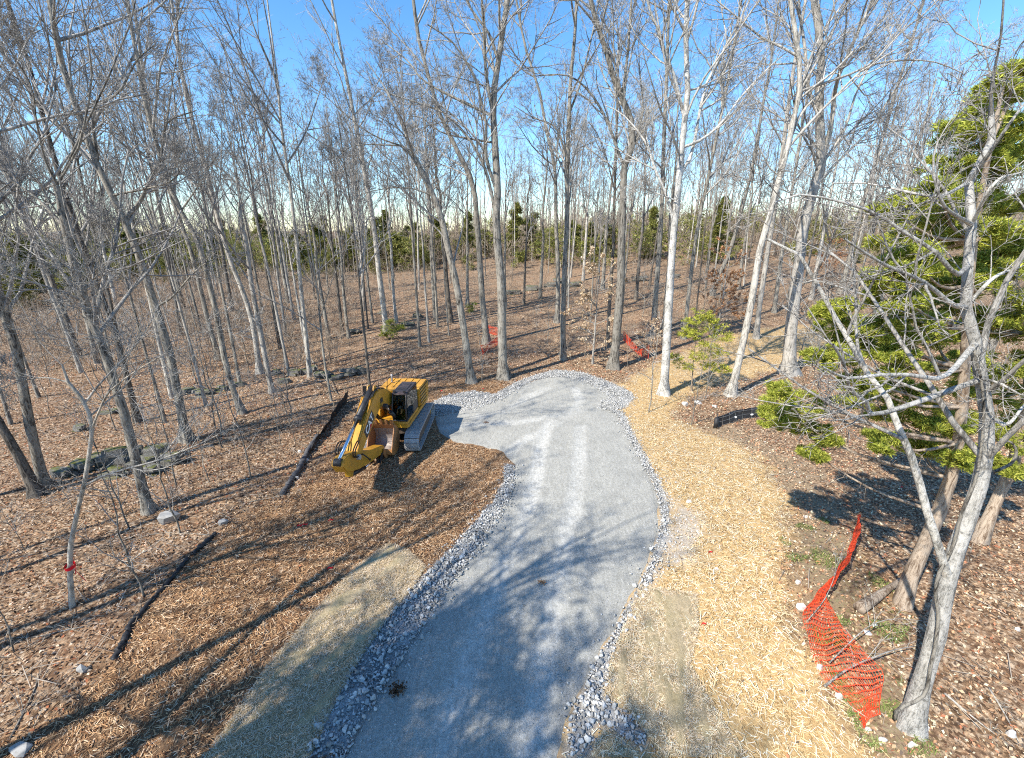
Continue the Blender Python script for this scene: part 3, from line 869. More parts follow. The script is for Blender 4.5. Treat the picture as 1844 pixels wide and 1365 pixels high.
hero('forked pale tree with two crooked leaders above the low ledge', 13, [(490, 707), (475, 629), (462, 561), (451, 500), (444, 440), (435, 405), (431, 364)],
     [[(431, 364), (424, 303), (421, 253), (432, 230), (458, 209)], [(431, 364), (441, 320), (451, 280), (470, 248), (485, 226), (475, 189), (475, 155), (486, 120)], [(421, 253), (405, 200), (395, 150)]], seed=10, per=6, tm=.6, rtop=.6, bark='bark_pale', lper=8)
hero('leaning tree whose long limb arches left, just right of the excavator', 17, [(849, 689), (842, 640), (835, 591), (822, 514), (805, 440), (798, 404), (782, 357), (758, 307), (742, 276), (722, 262)],
     [[(722, 262), (684, 249), (650, 229), (610, 195), (575, 165), (530, 140)], [(782, 357), (745, 340), (711, 338), (680, 342), (650, 350)], [(742, 276), (725, 240), (690, 215), (655, 200)], [(758, 307), (730, 240), (700, 170), (660, 110)], [(684, 249), (640, 262), (600, 290)]], seed=11, per=8, tm=.5, rtop=.55, lper=9)
hero('large straight tree at the left tip of the gravel turnaround', 21, [(906, 681), (904, 608), (903, 524), (896, 440), (893, 404), (896, 354), (893, 286), (888, 202), (890, 162), (899, 101), (907, 40), (914, 2)],
     [[(893, 404), (880, 327), (869, 293), (849, 256), (815, 216), (792, 199), (752, 185), (705, 170)], [(886, 345), (876, 286), (875, 219), (863, 168), (856, 141), (829, 94), (805, 67), (770, 44)], [(888, 202), (875, 130), (872, 60), (868, 5)], [(863, 168), (825, 140), (790, 135)], [(815, 216), (770, 150), (735, 110), (690, 75)], [(849, 256), (800, 240), (760, 212), (735, 210)], [(896, 120), (880, 60), (845, 10)]],
     seed=12, per=8, tm=.5, lper=9, rtop=.3, dens=1.1)
hero('tall grey tree behind the left tip of the gravel turnaround', 14, [(877, 620), (869, 541), (862, 440), (859, 400), (853, 337), (836, 296), (816, 256), (790, 200), (770, 130), (752, 60), (745, 5)], [[(853, 337), (858, 290), (862, 240)]], seed=13, per=12, tm=.45)
hero('straight grey tree just behind the end of the gravel turnaround', 13, [(1014, 648), (1014, 575), (1017, 474), (1019, 440), (1021, 404), (1021, 303), (1025, 202), (1028, 135), (1035, 67), (1038, 2)], [[(1025, 202), (1045, 150), (1060, 90), (1075, 20)], [(1022, 280), (1000, 230), (960, 212), (925, 190)]], seed=14, per=12, tm=.4)
hero('grey tree left and back of the one at the turnaround end', 10, [(1003, 581), (1005, 507), (1003, 440), (1001, 404), (999, 303), (984, 236), (971, 162), (950, 100), (935, 30)], [[(999, 303), (1005, 230), (1000, 150)]], seed=15, per=12, tm=.42)
hero('stout spotted trunk right of the turnaround with a limb sweeping left', 20, [(1104, 663), (1111, 591), (1118, 507), (1119, 440), (1121, 400), (1122, 337), (1125, 296), (1136, 280), (1139, 253), (1132, 195), (1112, 162), (1095, 101), (1072, 34)],
     [[(1125, 296), (1112, 270), (1099, 232), (1078, 189), (1055, 158), (1028, 138), (1000, 134), (965, 137)], [(1136, 280), (1150, 235), (1158, 190), (1152, 130), (1150, 75)], [(1139, 253), (1170, 220), (1195, 190), (1215, 160)], [(1112, 162), (1130, 100), (1135, 30)]], seed=16, per=8, tm=.55, lper=9, dens=1.1)
hero('smooth white trunked tree on golden straw with many upright limbs', 19, [(1195, 711), (1200, 630), (1205, 540), (1210, 460), (1215, 400), (1221, 345), (1224, 304), (1230, 240), (1236, 190), (1240, 140), (1234, 87), (1238, 2)],
     [[(1215, 385), (1200, 352), (1179, 303), (1166, 263), (1150, 238), (1120, 205), (1090, 190)], [(1224, 304), (1245, 280), (1255, 230), (1263, 185), (1275, 145), (1305, 87), (1340, 21)], [(1240, 290), (1262, 252), (1298, 223), (1340, 168), (1395, 112), (1425, 88)], [(1236, 190), (1215, 140), (1200, 100), (1180, 40), (1165, 0)], [(1263, 185), (1290, 150), (1330, 130)], [(1200, 352), (1160, 340), (1130, 335)]],
     seed=17, per=8, tm=.55, lper=9, bark='bark_white', tw='twig_pale', dens=1.1)
hero('leaning rough trunk with flared roots left of the cedar branch', 17, [(1315, 712), (1332, 643), (1347, 575), (1359, 508), (1367, 455), (1378, 415), (1396, 349), (1417, 272), (1430, 210), (1441, 157), (1437, 87), (1424, 10)],
     [[(1424, 262), (1462, 217), (1507, 171), (1549, 129), (1577, 115), (1633, 108), (1685, 112), (1730, 130)], [(1441, 157), (1469, 115), (1497, 63), (1525, 2)], [(1417, 272), (1440, 210), (1480, 160), (1530, 100), (1580, 70)], [(1507, 171), (1560, 120), (1620, 60), (1680, 10)]], seed=18, per=8, tm=.5, lper=9, bark='bark_pale', tw='twig_pale')
hero('thickest grey trunk with buttressed base on straw at right', 28, [(1420, 674), (1423, 609), (1430, 541), (1437, 484), (1445, 419), (1462, 350), (1479, 297), (1476, 227), (1476, 157), (1479, 87), (1466, 2)],
     [[(1479, 297), (1497, 227), (1504, 157), (1532, 87), (1570, 2)], [(1462, 350), (1500, 300), (1560, 240), (1600, 180), (1650, 100)], [(1476, 227), (1455, 160), (1450, 90), (1440, 20)], [(1479, 297), (1520, 235), (1545, 160), (1600, 60)], [(1445, 419), (1410, 370), (1380, 340)]], seed=19, per=8, tm=.5, lper=9, dens=1.1, bark='bark_pale')
hero('plain grey trunk between the leaning rough tree and the thickest trunk', 13, [(1361, 610), (1369, 541), (1379, 474), (1388, 420), (1400, 340), (1412, 250), (1425, 150), (1440, 60), (1450, 5)], seed=20, per=12, tm=.45, bark='bark_pale')
hero('small grey tree uphill behind the straw, left of the thickest trunk', 10, [(1394, 563), (1403, 491), (1412, 430), (1425, 350), (1440, 260), (1455, 160), (1470, 60)], seed=21, per=12, tm=.45)
hero('grey tree immediately behind the white trunked tree', 10, [(1231, 610), (1240, 531), (1249, 457), (1258, 400), (1275, 320), (1292, 240), (1310, 150), (1325, 60), (1335, 5)], seed=22, per=12, tm=.42)
hero('dark leaning trunk on the slope above the straw, far right', 12, [(1512, 529), (1524, 487), (1537, 440), (1550, 380), (1575, 300), (1600, 210), (1630, 110), (1655, 30)], seed=23, per=12, tm=.4)
hero('leaning grey tree behind the small cedar among tan leaves', 10, [(1281, 532), (1298, 490), (1315, 450), (1335, 380), (1355, 300), (1372, 200), (1390, 100), (1400, 20)], seed=24, per=12, tm=.4)
hero('mottled grey trunk behind the back orange fence right of the turnaround', 13, [(1175, 606), (1181, 530), (1187, 450), (1190, 400), (1193, 330), (1196, 240), (1200, 150), (1203, 60), (1205, 5)], seed=25, per=11, tm=.45)
hero('slim bluish trunk close behind the spotted stout trunk', 9, [(1094, 620), (1098, 540), (1103, 470), (1105, 420), (1107, 340), (1110, 250), (1112, 160), (1116, 60)], seed=26, per=11, tm=.45, bark='bark_dark')
hero('pale thick tree back left of the leaning arched tree', 13, [(697, 600), (684, 507), (677, 440), (672, 400), (660, 330), (645, 250), (628, 160), (612, 80), (600, 15)], seed=27, per=12, tm=.42, bark='bark_pale')
hero('slim tree rising straight behind the excavator hood', 7, [(666, 699), (656, 600), (648, 520), (640, 440), (630, 360), (618, 280), (606, 200)], seed=28, per=9, tm=.4, bark='bark_dark', lv=3)
hero('slim grey tree nearest the far end of the silt fence', 6, [(597, 722), (583, 642), (573, 541), (562, 460), (550, 380), (540, 300)], seed=29, per=9, tm=.35, bark='bark', lv=3)

# --- middle distance trunks, base places read off the photograph, upright trees of the wood
MID = [((756, 624), 6, 0, 'slim grey tree second from the arched leaning tree, on its left'), ((773, 616), 5, 3, 'thinnest pole tree left of the arched leaning tree'), ((784, 575), 8, 1, 'grey tree back left between two pole trees and the arched tree'),
       ((812, 581), 9, 4, 'grey tree seen just left of the arched leaning trunk'), ((842, 550), 8, 1, 'dark grey tree framed right of the arched leaning trunk, farther back'), ((714, 582), 8, 3, 'dark trunk beside the pale thick tree left of centre'),
       ((973, 538), 8, 1, 'grey tree between the two centre trunks, far behind the turnaround'), ((943, 547), 6, 5, 'small dark tree left of the centre gap behind the turnaround'), ((911, 557), 7, 3, 'grey trunk peeking right of the large turnaround tree'),
       ((1050, 505), 8, 0, 'dark upright tree behind the rocky ledge at back centre'), ((1195, 592), 8, 1, 'dark trunk half hidden behind the white trunked tree'), ((617, 597), 8, 5, 'grey tree left of the pale thick tree, above the far ledge'),
       ((628, 609), 7, 3, 'slim tree just right of the grey tree above the far ledge'), ((552, 636), 6, 5, 'slim dark tree above the middle of the low ledge'), ((593, 613), 8, 1, 'grey tree above the right end of the low ledge'),
       ((505, 628), 7, 3, 'slim grey tree behind the forked pale tree'), ((298, 761), 6, 5, 'thin reddish stem tree between the two big left trunks'), ((310, 717), 8, 3, 'grey trunk partly behind the tree with the yellowish limb'),
       ((20, 764), 6, 5, 'thin dark tree beside the left picture edge'), ((145, 640), 10, 2, 'dark trunk behind the crooked pale young tree'), ((112, 560), 9, 0, 'grey tree back left near the picture edge cedars'), ((212, 560), 9, 4, 'grey trunk back left between the two tallest left trees'),
       ((330, 555), 9, 6, 'grey tree back left beyond the slim twin trees'), ((420, 560), 8, 2, 'grey tree back left beyond the low ledge'), ((520, 545), 8, 0, 'grey tree far behind the low ledge'), ((655, 560), 8, 4, 'grey tree far behind the pale thick tree'),
       ((1085, 521), 8, 6, 'grey tree on the back slope behind the pale leafed beech'), ((1145, 540), 8, 2, 'grey tree on the back slope above the back orange fence'), ((1330, 520), 9, 4, 'grey tree on the slope right of the tan leafed sapling'),
       ((1460, 540), 10, 0, 'grey tree on the slope right of the thickest trunk'), ((1570, 600), 12, 2, 'grey trunk behind the big cedar on the right'), ((1640, 560), 10, 6, 'grey trunk far behind the big cedar crown'), ((1780, 640), 12, 0, 'grey trunk at the right edge behind the cedars')]
def place_mid(px, d, k, label, seed, group=None):
    b = gp(*px); dep = proj(b)[2]
    r = rng(seed)
    H = [25, 23, 26, 21, 24, 19, 27, 22][k % 8]; rr_ = [.19, .16, .2, .13, .17, .11, .21, .15][k % 8]
    s = r.uniform(.92, 1.08)
    rad = np.clip(.85 * (d * .5 * dep / F) / (rr_ * s), .5, 1.5)
    return plant(label, b[:2], k, s, rad, r.uniform(0, 6.28), group, [None, 'bark_pale', None, 'bark_dark'][seed % 4], tilt=tuple(r.normal(0, .02, 2)))
for j, (px, d, k, lab) in enumerate(MID):
    place_mid(px, d, k, lab, 40 + j)

PROTO.append(random_tree(333, H=17, r0=.3, dens=1.0, clear=.25, nl=11, per=8, twig_r=.012, spread=.75))
PROTO.append(random_tree(334, H=19, r0=.3, dens=1.0, clear=.3, nl=10, per=8, twig_r=.012, spread=.7))
NTH0 = ['first', 'second', 'third', 'fourth', 'fifth', 'sixth', 'seventh', 'eighth', 'ninth', 'tenth', 'eleventh', 'twelfth', 'thirteenth', 'fourteenth', 'fifteenth', 'sixteenth', 'seventeenth']
# --- trees beside and behind the camera whose shadows cross the drive and mulch (outside the frame)
for j, (bx, by, k, s, rad) in enumerate([(-12.3, .8, 8, 1.0, 1.0), (-12.6, -3.6, 9, 1.0, 1.0), (-11.3, 2.6, 2, .8, 1.35), (-14.5, -1.5, 0, .8, 1.3), (-9.5, -6.5, 2, .78, 1.6), (-16.5, 2.5, 6, .85, 1.4), (-19, 5.5, 4, .85, 1.3), (-7, -9.5, 2, .8, 1.5), (-22, 8.5, 1, .9, 1.3), (-13, -9, 6, .8, 1.4), (-24, 2, 0, .9, 1.2), (-30, 12, 2, .9, 1.2), (-18, -1, 2, .7, 1.2), (-21, 4.5, 4, .7, 1.2), (-25, 8, 0, .7, 1.2), (-16, -5, 6, .7, 1.2)]):
    plant('bare tree beside the camera, ' + NTH0[j] + ' of those that shade the drive and mulch', (bx, by), k, s, rad, j * 1.3, 'bare trees beside the camera')

# --- the wood behind: individuals up to the limit, then one mass
r = rng(4242)
ZONES = [(-1e9, -40, 'left', 'thin bare tree in the thicket far back on the left', 'thin trees far back on the left'), (-40, -12, 'cl', 'thin bare tree far back behind the excavator', 'thin trees far back behind the excavator'),
         (-12, 14, 'c', 'thin bare tree far back behind the gravel turnaround', 'thin trees far back behind the turnaround'), (14, 40, 'cr', 'thin bare tree far up the slope behind the straw', 'thin trees up the slope behind the straw'),
         (40, 1e9, 'r', 'thin bare tree far back behind the cedars on the right', 'thin trees far back behind the cedars')]
FAR = []; SAPS = []
cand = []
tries = 0
while len(cand) < 225 and tries < 20000:
    tries += 1
    yy = 40 + 85 * r.random() ** .85
    xx = r.uniform(-1.2, 1.2) * (yy + 8)
    if len(cand) < 15:
        yy = 24 + 26 * r.random(); xx = -yy * r.uniform(.42, 1.15) - 2
        if sdist(MULCH, np.array([xx]), np.array([yy]))[0] > -1.5 or xx > -12: continue
    q = np.array([xx, yy])
    if min(np.hypot(*(q - bb[:2])) for bb in ALLBASE) < 1.7 + yy * .012: continue
    if xx > 10 and yy < 60 and xx < 30 and r.random() < .6: continue
    ALLBASE.append(q); cand.append(q)
for j, q in enumerate(cand):
    ang = q[0] / q[1] * 45
    zn = [z_ for z_ in ZONES if z_[0] <= ang < z_[1]][0]
    FAR.append(plant(zn[3], q, int(r.integers(0, 8)), r.uniform(.85, 1.2), r.uniform(.5, .85), r.uniform(0, 6.28), zn[4], [None, 'bark_pale', 'bark_dark', None][j % 4], tilt=tuple(r.normal(0, .03, 2))))
# far mass of the wood
acc = Acc()
nf = 900
yy = 112 + 190 * r.random(nf) ** 1.1; xx = r.uniform(-1.25, 1.25, nf) * (yy + 10)
zb = g(xx, yy); H = r.uniform(13, 24, nf)
P = np.stack([np.column_stack([xx, yy, zb - .3]), np.column_stack([xx + r.normal(0, .3, nf), yy, zb + H * .5]), np.column_stack([xx + r.normal(0, .8, nf), yy, zb + H])], 1)
R = r.uniform(.1, .2, nf)[:, None] * np.array([1, .7, .15])
acc.add(*tubes(P, R, 4))
A, B = spawn(P, R, r, 8, .15, .98, (.25, .8), .33, 3, .1, .1, .011, (2, 8)); acc.add(*tubes(A, B, 3))
A, B = spawn(A, B, r, 5, .2, 1, (.35, .9), .45, 2, .08, .15, .010, (.8, 3)); B = np.maximum(B, .018); acc.add(*strips(A, B, r))
A, B = spawn(A, B, r, 2, .2, 1, (.35, .9), .7, 2, .05, .15, .010, (.5, 2)); B = np.maximum(B, .016); acc.add(*strips(A, B, r))
# bushy understorey that closes the view between the far trunks
nf = 3800
yy = 95 + 170 * r.random(nf) ** 1.1; xx = r.uniform(-1.25, 1.25, nf) * (yy + 10); b0 = np.column_stack([xx, yy, g(xx, yy) - .2])
P = np.stack([b0, b0 + np.column_stack([r.normal(0, .5, (nf, 2)), r.uniform(3, 9, nf)])], 1); R = np.full((nf, 2), .05) * np.array([1, .4])
acc.add(*tubes(P, R, 3))
A, B = spawn(P, R, r, 9, .02, 1, (.3, 1.2), .5, 2, .1, .1, .011, (1, 5)); B = np.maximum(B, .03); acc.add(*strips(A, B, r))
A, B = spawn(A, B, r, 5, .1, 1, (.3, 1.2), .6, 2, .1, .1, .011, (.8, 3)); B = np.maximum(B, .026); acc.add(*strips(A, B, r))
tag(link('distant_woods', acc.mesh('distant_woods', M['brush'], True)), 'hazy mass of bare trunks and twigs at the far back of the wood', 'woods', kind='stuff')
# low brush under the wood
acc = Acc(); nb = 3400
yy = 34 + 95 * r.random(nb) ** .8; xx = r.uniform(-1.2, 1.2, nb) * (yy + 6)
k = ~((xx > 8) & (yy < 52) & (xx < 34)); k &= ~((np.abs(xx - 2) < 14) & (yy < 60) & (r.random(nb) < .8)); xx, yy = xx[k], yy[k]; nb = len(xx)
n2 = 2000; y2 = 36 + 52 * r.random(n2); x2 = -y2 * r.uniform(.3, 1.2, n2) - 4; k = (x2 < -13) | (y2 > 42); x2, y2 = x2[k], y2[k]
xx = np.concatenate([xx, x2]); yy = np.concatenate([yy, y2]); nb = len(xx)
b0 = np.column_stack([xx, yy, g(xx, yy)])
P = np.stack([b0, b0 + np.column_stack([r.normal(0, .15, (nb, 2)), r.uniform(.8, 2.4, nb) * (1 + .012 * np.maximum(0, yy - 40))])], 1); R = np.full((nb, 2), .012)
acc.add(*tubes(P, R, 3))
A, B = spawn(P, R, r, 6, .1, 1, (.3, 1.1), .65, 3, .05, .2, .01, (.3, 1.6)); B = np.maximum(B, .012); acc.add(*strips(A, B, r))
A, B = spawn(A, B, r, 3, .2, 1, (.3, 1.1), .6, 2, .02, .2, .01, (.2, .9)); B = np.maximum(B, .010); acc.add(*strips(A, B, r))
tag(link('undergrowth', acc.mesh('undergrowth', M['brush'], True)), 'brown leafless brush filling the wood between the trunks', 'undergrowth', kind='stuff')

# --- saplings
def sapling_proto(seed, H, r0, dens=1.0):
    r = rng(seed); K = 9; z = np.linspace(-.05, H, K)
    P = np.column_stack([np.cumsum(r.normal(0, .05 * H / 4, (K, 2)), 0), z]); R = r0 * np.linspace(1, .25, K)
    acc = Acc()
    A, B = spawn(P[None], R[None], r, 9, .2, .98, (.5, 1.1), .34, 5, .05, .15, .011, (.3, 2.2)); acc.add(*tubes(A, B, 4))
    A, B = spawn(A, B, r, 5, .2, 1, (.4, 1.0), .5, 3, .03, .2, .01, (.2, 1.0)); B = np.maximum(B, .006); acc.add(*tubes(A, B, 3))
    A2, B2 = spawn(A, B, r, 2, .2, 1, (.4, 1.0), .5, 2, .03, .2, .01, (.15, .6)); B2 = np.maximum(B2, .005); acc.add(*tubes(A2, B2, 3))
    return stem_mesh('stem', P, R, 6, M['bark'], r), acc.mesh('twigs', M['twig'], True), A
SAP = [sapling_proto(600 + k, h, rr_) for k, (h, rr_) in enumerate([(3.2, .022), (5.0, .035), (6.5, .045), (2.2, .016), (4.2, .028)])]
def sapling(label, px, k, s=1.0, group=None, base=None, dark=False):
    b = gp(*px) if base is None else np.array([*base, float(g(*base))])
    r = rng(int(abs(b[0] * 997 + b[1] * 31)) % 100000)
    o = thing('sapling', label, 'sapling', b, r.uniform(0, 6.28), group); o.scale = (s,) * 3
    t = link('stem', SAP[k][0], o); link('twigs', SAP[k][1], o)
    if dark:
        t.material_slots[0].link = 'OBJECT'; t.material_slots[0].material = M['bark_dark']
    return o
SPL = [((400, 808), 2, 'dark sapling with side twigs below the low ledge'), ((258, 1072), 1, 'thin sapling standing beside the crumpled black fence fabric'), ((172, 806), 0, 'short sapling behind the crooked pale tree'), ((305, 870), 0, 'spindly sapling in front of the mossy ledge, right half'),
       ((325, 960), 1, 'bent thin sapling near the grey boulder on the left'), ((236, 950), 1, 'pale thin sapling near the foot of the wide forked tree'), ((24, 1175), 0, 'yellowish stick sapling near the bottom left corner'), ((45, 990), 3, 'small twiggy sapling left of the ribbon tree'),
       ((1168, 742), 2, 'thin dark sapling at the straw edge beside the white trunked tree'), ((1243, 765), 1, 'thin pale sapling beside the small limestone rocks'), ((1272, 720), 1, 'thin pale sapling right of the young cedar'), ((985, 624), 1, 'thin upright sapling behind the gravel turnaround'),
       ((966, 610), 0, 'short reddish sapling left of the upright one behind the turnaround'), ((870, 690), 1, 'thin sapling between the two large trees at the turnaround'), ((505, 800), 0, 'twiggy sapling left of the silt fence'), ((560, 780), 3, 'small twiggy sapling close to the silt fence'),
       ((470, 780), 0, 'thin sapling in the leaf litter right of the dark sapling'), ((540, 700), 0, 'thin sapling above the low ledge shadow'), ((135, 935), 3, 'small dead twiggy sapling right of the brown leaning trunk'), ((1438, 660), 2, 'leaning thin stem against the thickest trunk'),
       ((1130, 660), 0, 'small dark shrubby sapling beside the back orange fence'), ((430, 830), 3, 'low twiggy sapling right of the dark sapling')]
for px, k, lab in SPL:
    sapling(lab, px, k, 1.0, None)
for j in range(75):
    yy = r.uniform(17, 60); xx = -r.uniform(.45, 1.2) * yy - 2 if j < 55 else r.uniform(.2, 1.1) * yy + 8
    if xx > 0: yy += 14
    lab = 'thin leafless sapling scattered in the left wood' if xx < 0 else 'thin leafless sapling scattered in the right wood'
    SAPS.append(sapling(lab, None, j % 5, r.uniform(.8, 1.3), 'saplings in the left wood' if xx < 0 else 'saplings in the right wood', base=(xx, yy)))

# --- young beeches that keep pale leaves
def leafy_sapling(label, px, H, pal, seed, n=700, spread=.45, low=.12):
    r = rng(seed); b = gp(*px)
    o = thing('beech_sapling', label, 'sapling', b)
    K = 10; z = np.linspace(-.05, H, K)
    P = np.column_stack([np.cumsum(r.normal(0, .05, (K, 2)), 0), z]); R = (.02 + H * .009) * np.linspace(1, .2, K)
    link('stem', stem_mesh('stem', P, R, 8, M['bark_pale'], r, .3), o)
    acc = Acc()
    A, B = spawn(P[None], R[None], r, 26, low, .98, (.8, 1.4), spread, 6, .02, .12, .01, (.5, 2.6)); acc.add(*tubes(A, B, 4))
    A2, B2 = spawn(A, B, r, 5, .2, 1, (.4, .9), .45, 3, 0, .15, .01, (.2, 1.2)); B2 = np.maximum(B2, .006); acc.add(*tubes(A2, B2, 3))
    link('branches', acc.mesh('branches', M['twig_pale'], True), o)
    i = r.integers(0, len(A2), n); t = r.random(n)[:, None]
    c = A2[i, 1] * (1 - t) + A2[i, 2] * t + r.normal(0, .05, (n, 3))
    V, Fq, C = leaves_acc(c[:, :2], r.uniform(.12, .24, n), r, pal, 0, .6, z=c[:, 2])
    ac = Acc(); ac.add(V, [Fq], C); link('foliage', ac.mesh('foliage', M['leaf'], False), o)
leafy_sapling('young beech holding pale tan leaves at the turnaround edge', (1067, 656), 8.5, np.array([(.66, .52, .36), (.74, .62, .46), (.55, .40, .25)]), 71, 3600, .3)
leafy_sapling('leafy tan orange beech sapling behind the small cedar', (1292, 600), 9.0, np.array([(.62, .36, .19), (.70, .46, .28), (.50, .28, .14)]), 72, 6500, .42, .1)
leafy_sapling('small tan leafed beech shrub below the back orange fence', (1172, 622), 2.2, np.array([(.58, .42, .27), (.66, .52, .36)]), 73, 900, .7)
leafy_sapling('orange brown leafed sapling on the slope at far right', (1490, 500), 6.0, np.array([(.52, .26, .13), (.60, .34, .18)]), 74, 2600, .45)

# --- cedars
PAL_CED = np.array([(.28, .33, .045), (.40, .44, .065), (.50, .52, .09), (.58, .57, .12), (.18, .22, .04)])
def sprays(acc, C, R, n, r, pal, size=(.10, .22), squash=.6, droop=.1, shade=None):
    """needle sprays filling ellipsoid clumps: C (m,3), R (m,)"""
    m = len(C); i = r.integers(0, m, n)
    v = unit(r.normal(size=(n, 3))) * (r.random(n) ** .45)[:, None]
    v[:, 2] *= squash
    c = C[i] + v * R[i][:, None]
    d = unit(v * np.array([1, 1, .6]) + r.normal(0, .55, (n, 3)) + np.array([0, 0, .25]))
    L = r.uniform(size[0], size[1], n)[:, None]
    s = unit(np.cross(d, r.normal(size=(n, 3)))) * L * r.uniform(.13, .24, (n, 1))
    q = unit(np.cross(d, s)) * L * .12
    V = np.stack([c + s * .7, c + d * L + q, c - s * .7], 1).reshape(-1, 3)
    col = pal[r.integers(0, len(pal), n)] * r.uniform(.7, 1.3, (n, 1))
    acc.add(V, [np.arange(n * 3).reshape(-1, 3)], np.repeat(col, 3, 0))
def cedar(label, base, trunks, clumps, seed, n, r0, size=(.10, .24), pal=PAL_CED, group=None):
    r = rng(seed); B = np.array([*base, float(g(*base))])
    o = thing('cedar_tree', label, 'tree', B, 0, group)
    P = smooth_line(np.array(trunks) - B, 14); R = r0 * np.linspace(1, .15, 14)
    link('trunk', stem_mesh('trunk', P, R, 10, M['bark_cedar'], r, .5), o)
    C = np.array([c[:3] for c in clumps]) - B; Rr = np.array([c[3] for c in clumps])
    acc = Acc(); br = []
    for c, rr_ in zip(C, Rr):
        j = np.argmin(np.abs(P[:, 2] - (c[2] - .25 * np.hypot(c[0], c[1])))); j = max(2, min(j, 12))
        a = P[j]; mid = (a + c) / 2 + np.array([0, 0, -.25])
        Pl = smooth_line([a, mid, c], 7); br.append(Pl)
    br = np.array(br); RB = np.minimum(.055, r0 * .35) * np.linspace(1, .25, 7)[None].repeat(len(br), 0)
    acc.add(*tubes(br, RB, 5))
    A, Bq = spawn(br, RB, r, 9, .35, 1, (.4, 1.1), .35, 4, .02, .15, .01, (.3, 1.5)); acc.add(*tubes(A, Bq, 3))
    A, Bq = spawn(A, Bq, r, 3, .2, 1, (.4, 1.1), .5, 3, .02, .2, .01, (.2, .7)); Bq = np.maximum(Bq, .005); acc.add(*tubes(A, Bq, 3))
    link('branches', acc.mesh('branches', M['bark_cedar'], True), o)
    # split each clump into smaller tufts so light and dark gaps show
    m = 24; v = unit(r.normal(size=(len(C), m, 3))) * 1.15 * (r.random((len(C), m, 1)) ** .4); v[..., 2] *= .55
    C2 = (C[:, None] + v * Rr[:, None, None]).reshape(-1, 3); R2 = (Rr[:, None] * r.uniform(.14, .36, (len(C), m))).reshape(-1)
    ac = Acc(); sprays(ac, C2, R2, n, r, pal, size)
    link('crown', ac.mesh('crown', M['cedar'], False), o)
    return o
def pc(px, py, rp, Y, r):
    p = at(px, py, Y); dep = proj(p)[2]
    return (*p, rp * dep / F)
r = rng(9)
BA = gp(1625, 1088)
ca = [(1800, 185, 58), (1835, 130, 45), (1765, 235, 55), (1722, 300, 50), (1795, 300, 55), (1835, 370, 55), (1655, 385, 50), (1625, 425, 45), (1600, 372, 26), (1705, 400, 50), (1765, 415, 50), (1655, 478, 55), (1595, 500, 40), (1720, 500, 50),
      (1520, 590, 42), (1562, 618, 45), (1612, 590, 48), (1500, 556, 32), (1498, 642, 36), (1680, 600, 52), (1622, 650, 45), (1735, 655, 42), (1435, 728, 44), (1398, 752, 30), (1470, 780, 34), (1580, 728, 45), (1640, 715, 42), (1692, 758, 40),
      (1660, 800, 34), (1588, 795, 26), (1722, 815, 34), (1800, 505, 50), (1400, 700, 22), (1462, 815, 20), (1550, 690, 30), (1605, 540, 40), (1690, 345, 38), (1745, 350, 40)]
tips = [at(1625, 1088, BA[1]), at(1650, 1010, BA[1] + .1), at(1688, 930, BA[1] + .2), at(1720, 830, BA[1] + .3), at(1735, 700, BA[1] + .3), at(1745, 520, BA[1] + .3), at(1770, 330, BA[1] + .2), at(1810, 140, BA[1])]
tips[0] = BA + np.array([0, 0, -.1])
cedar('big yellow green cedar filling the right side behind the white barked tree', BA[:2], tips, [pc(a, b_, c_, BA[1] + .6 + r.uniform(-1.1, 1.3), r) for a, b_, c_ in ca], 81, 300000, .2, (.06, .14))
BB = gp(1762, 975)
cb = [(1840, 560, 55), (1830, 650, 45), (1835, 790, 40), (1780, 700, 45), (1760, 580, 40), (1842, 450, 45), (1700, 540, 40), (1660, 560, 34), (1890, 400, 60), (1900, 600, 60), (1870, 250, 50), (1740, 760, 35), (1810, 840, 30), (1760, 480, 40), (1880, 760, 50)]
tips = [BB + np.array([0, 0, -.1]), at(1795, 900, BB[1] + .1), at(1830, 820, BB[1] + .2), at(1850, 700, BB[1] + .2), at(1865, 500, BB[1]), at(1880, 300, BB[1])]
cedar('second darker cedar behind the big one at the right edge', BB[:2], tips, [pc(a, b_, c_, BB[1] + .4 + r.uniform(-1.2, 1.2), r) for a, b_, c_ in cb], 82, 80000, .2, (.08, .18), PAL_CED * .85)
b = gp(1245, 705)
cs = [(1262, 565, 16), (1285, 590, 22), (1250, 600, 18), (1300, 605, 18), (1270, 615, 22), (1235, 598, 14), (1255, 640, 16), (1290, 635, 20), (1232, 660, 14), (1215, 645, 14), (1300, 665, 14), (1275, 660, 14), (1245, 580, 14), (1278, 575, 14)]
cedar('young cedar with thin open foliage beside the white trunked tree', b[:2], [b, at(1250, 640, b[1]), at(1260, 560, b[1])], [pc(a, b_, c_, b[1] + r.uniform(-.5, .5), r) for a, b_, c_ in cs], 83, 11000, .05, (.08, .2), PAL_CED * np.array([1.05, 1.0, .9]))
b = gp(706, 612)
cedar('small dark cedar seedling left of the arched leaning tree', b[:2], [b, at(705, 590, b[1]), at(703, 572, b[1])], [pc(a, b_, c_, b[1] + r.uniform(-.4, .4), r) for a, b_, c_ in [(703, 580, 9), (697, 592, 11), (712, 594, 11), (722, 590, 8), (703, 603, 11), (690, 602, 7)]], 84, 2600, .04, (.1, .25), PAL_CED * .75)
b = gp(850, 562)
cedar('tiny cedar seedling behind the left turnaround trees', b[:2], [b, b + np.array([0, 0, .6]), b + np.array([0, 0, 1.3])], [(*(b + np.array([r.normal(0, .3), r.normal(0, .3), .3 + .25 * k])), .45) for k in range(4)], 85, 900, .03, (.1, .25), PAL_CED * .8)
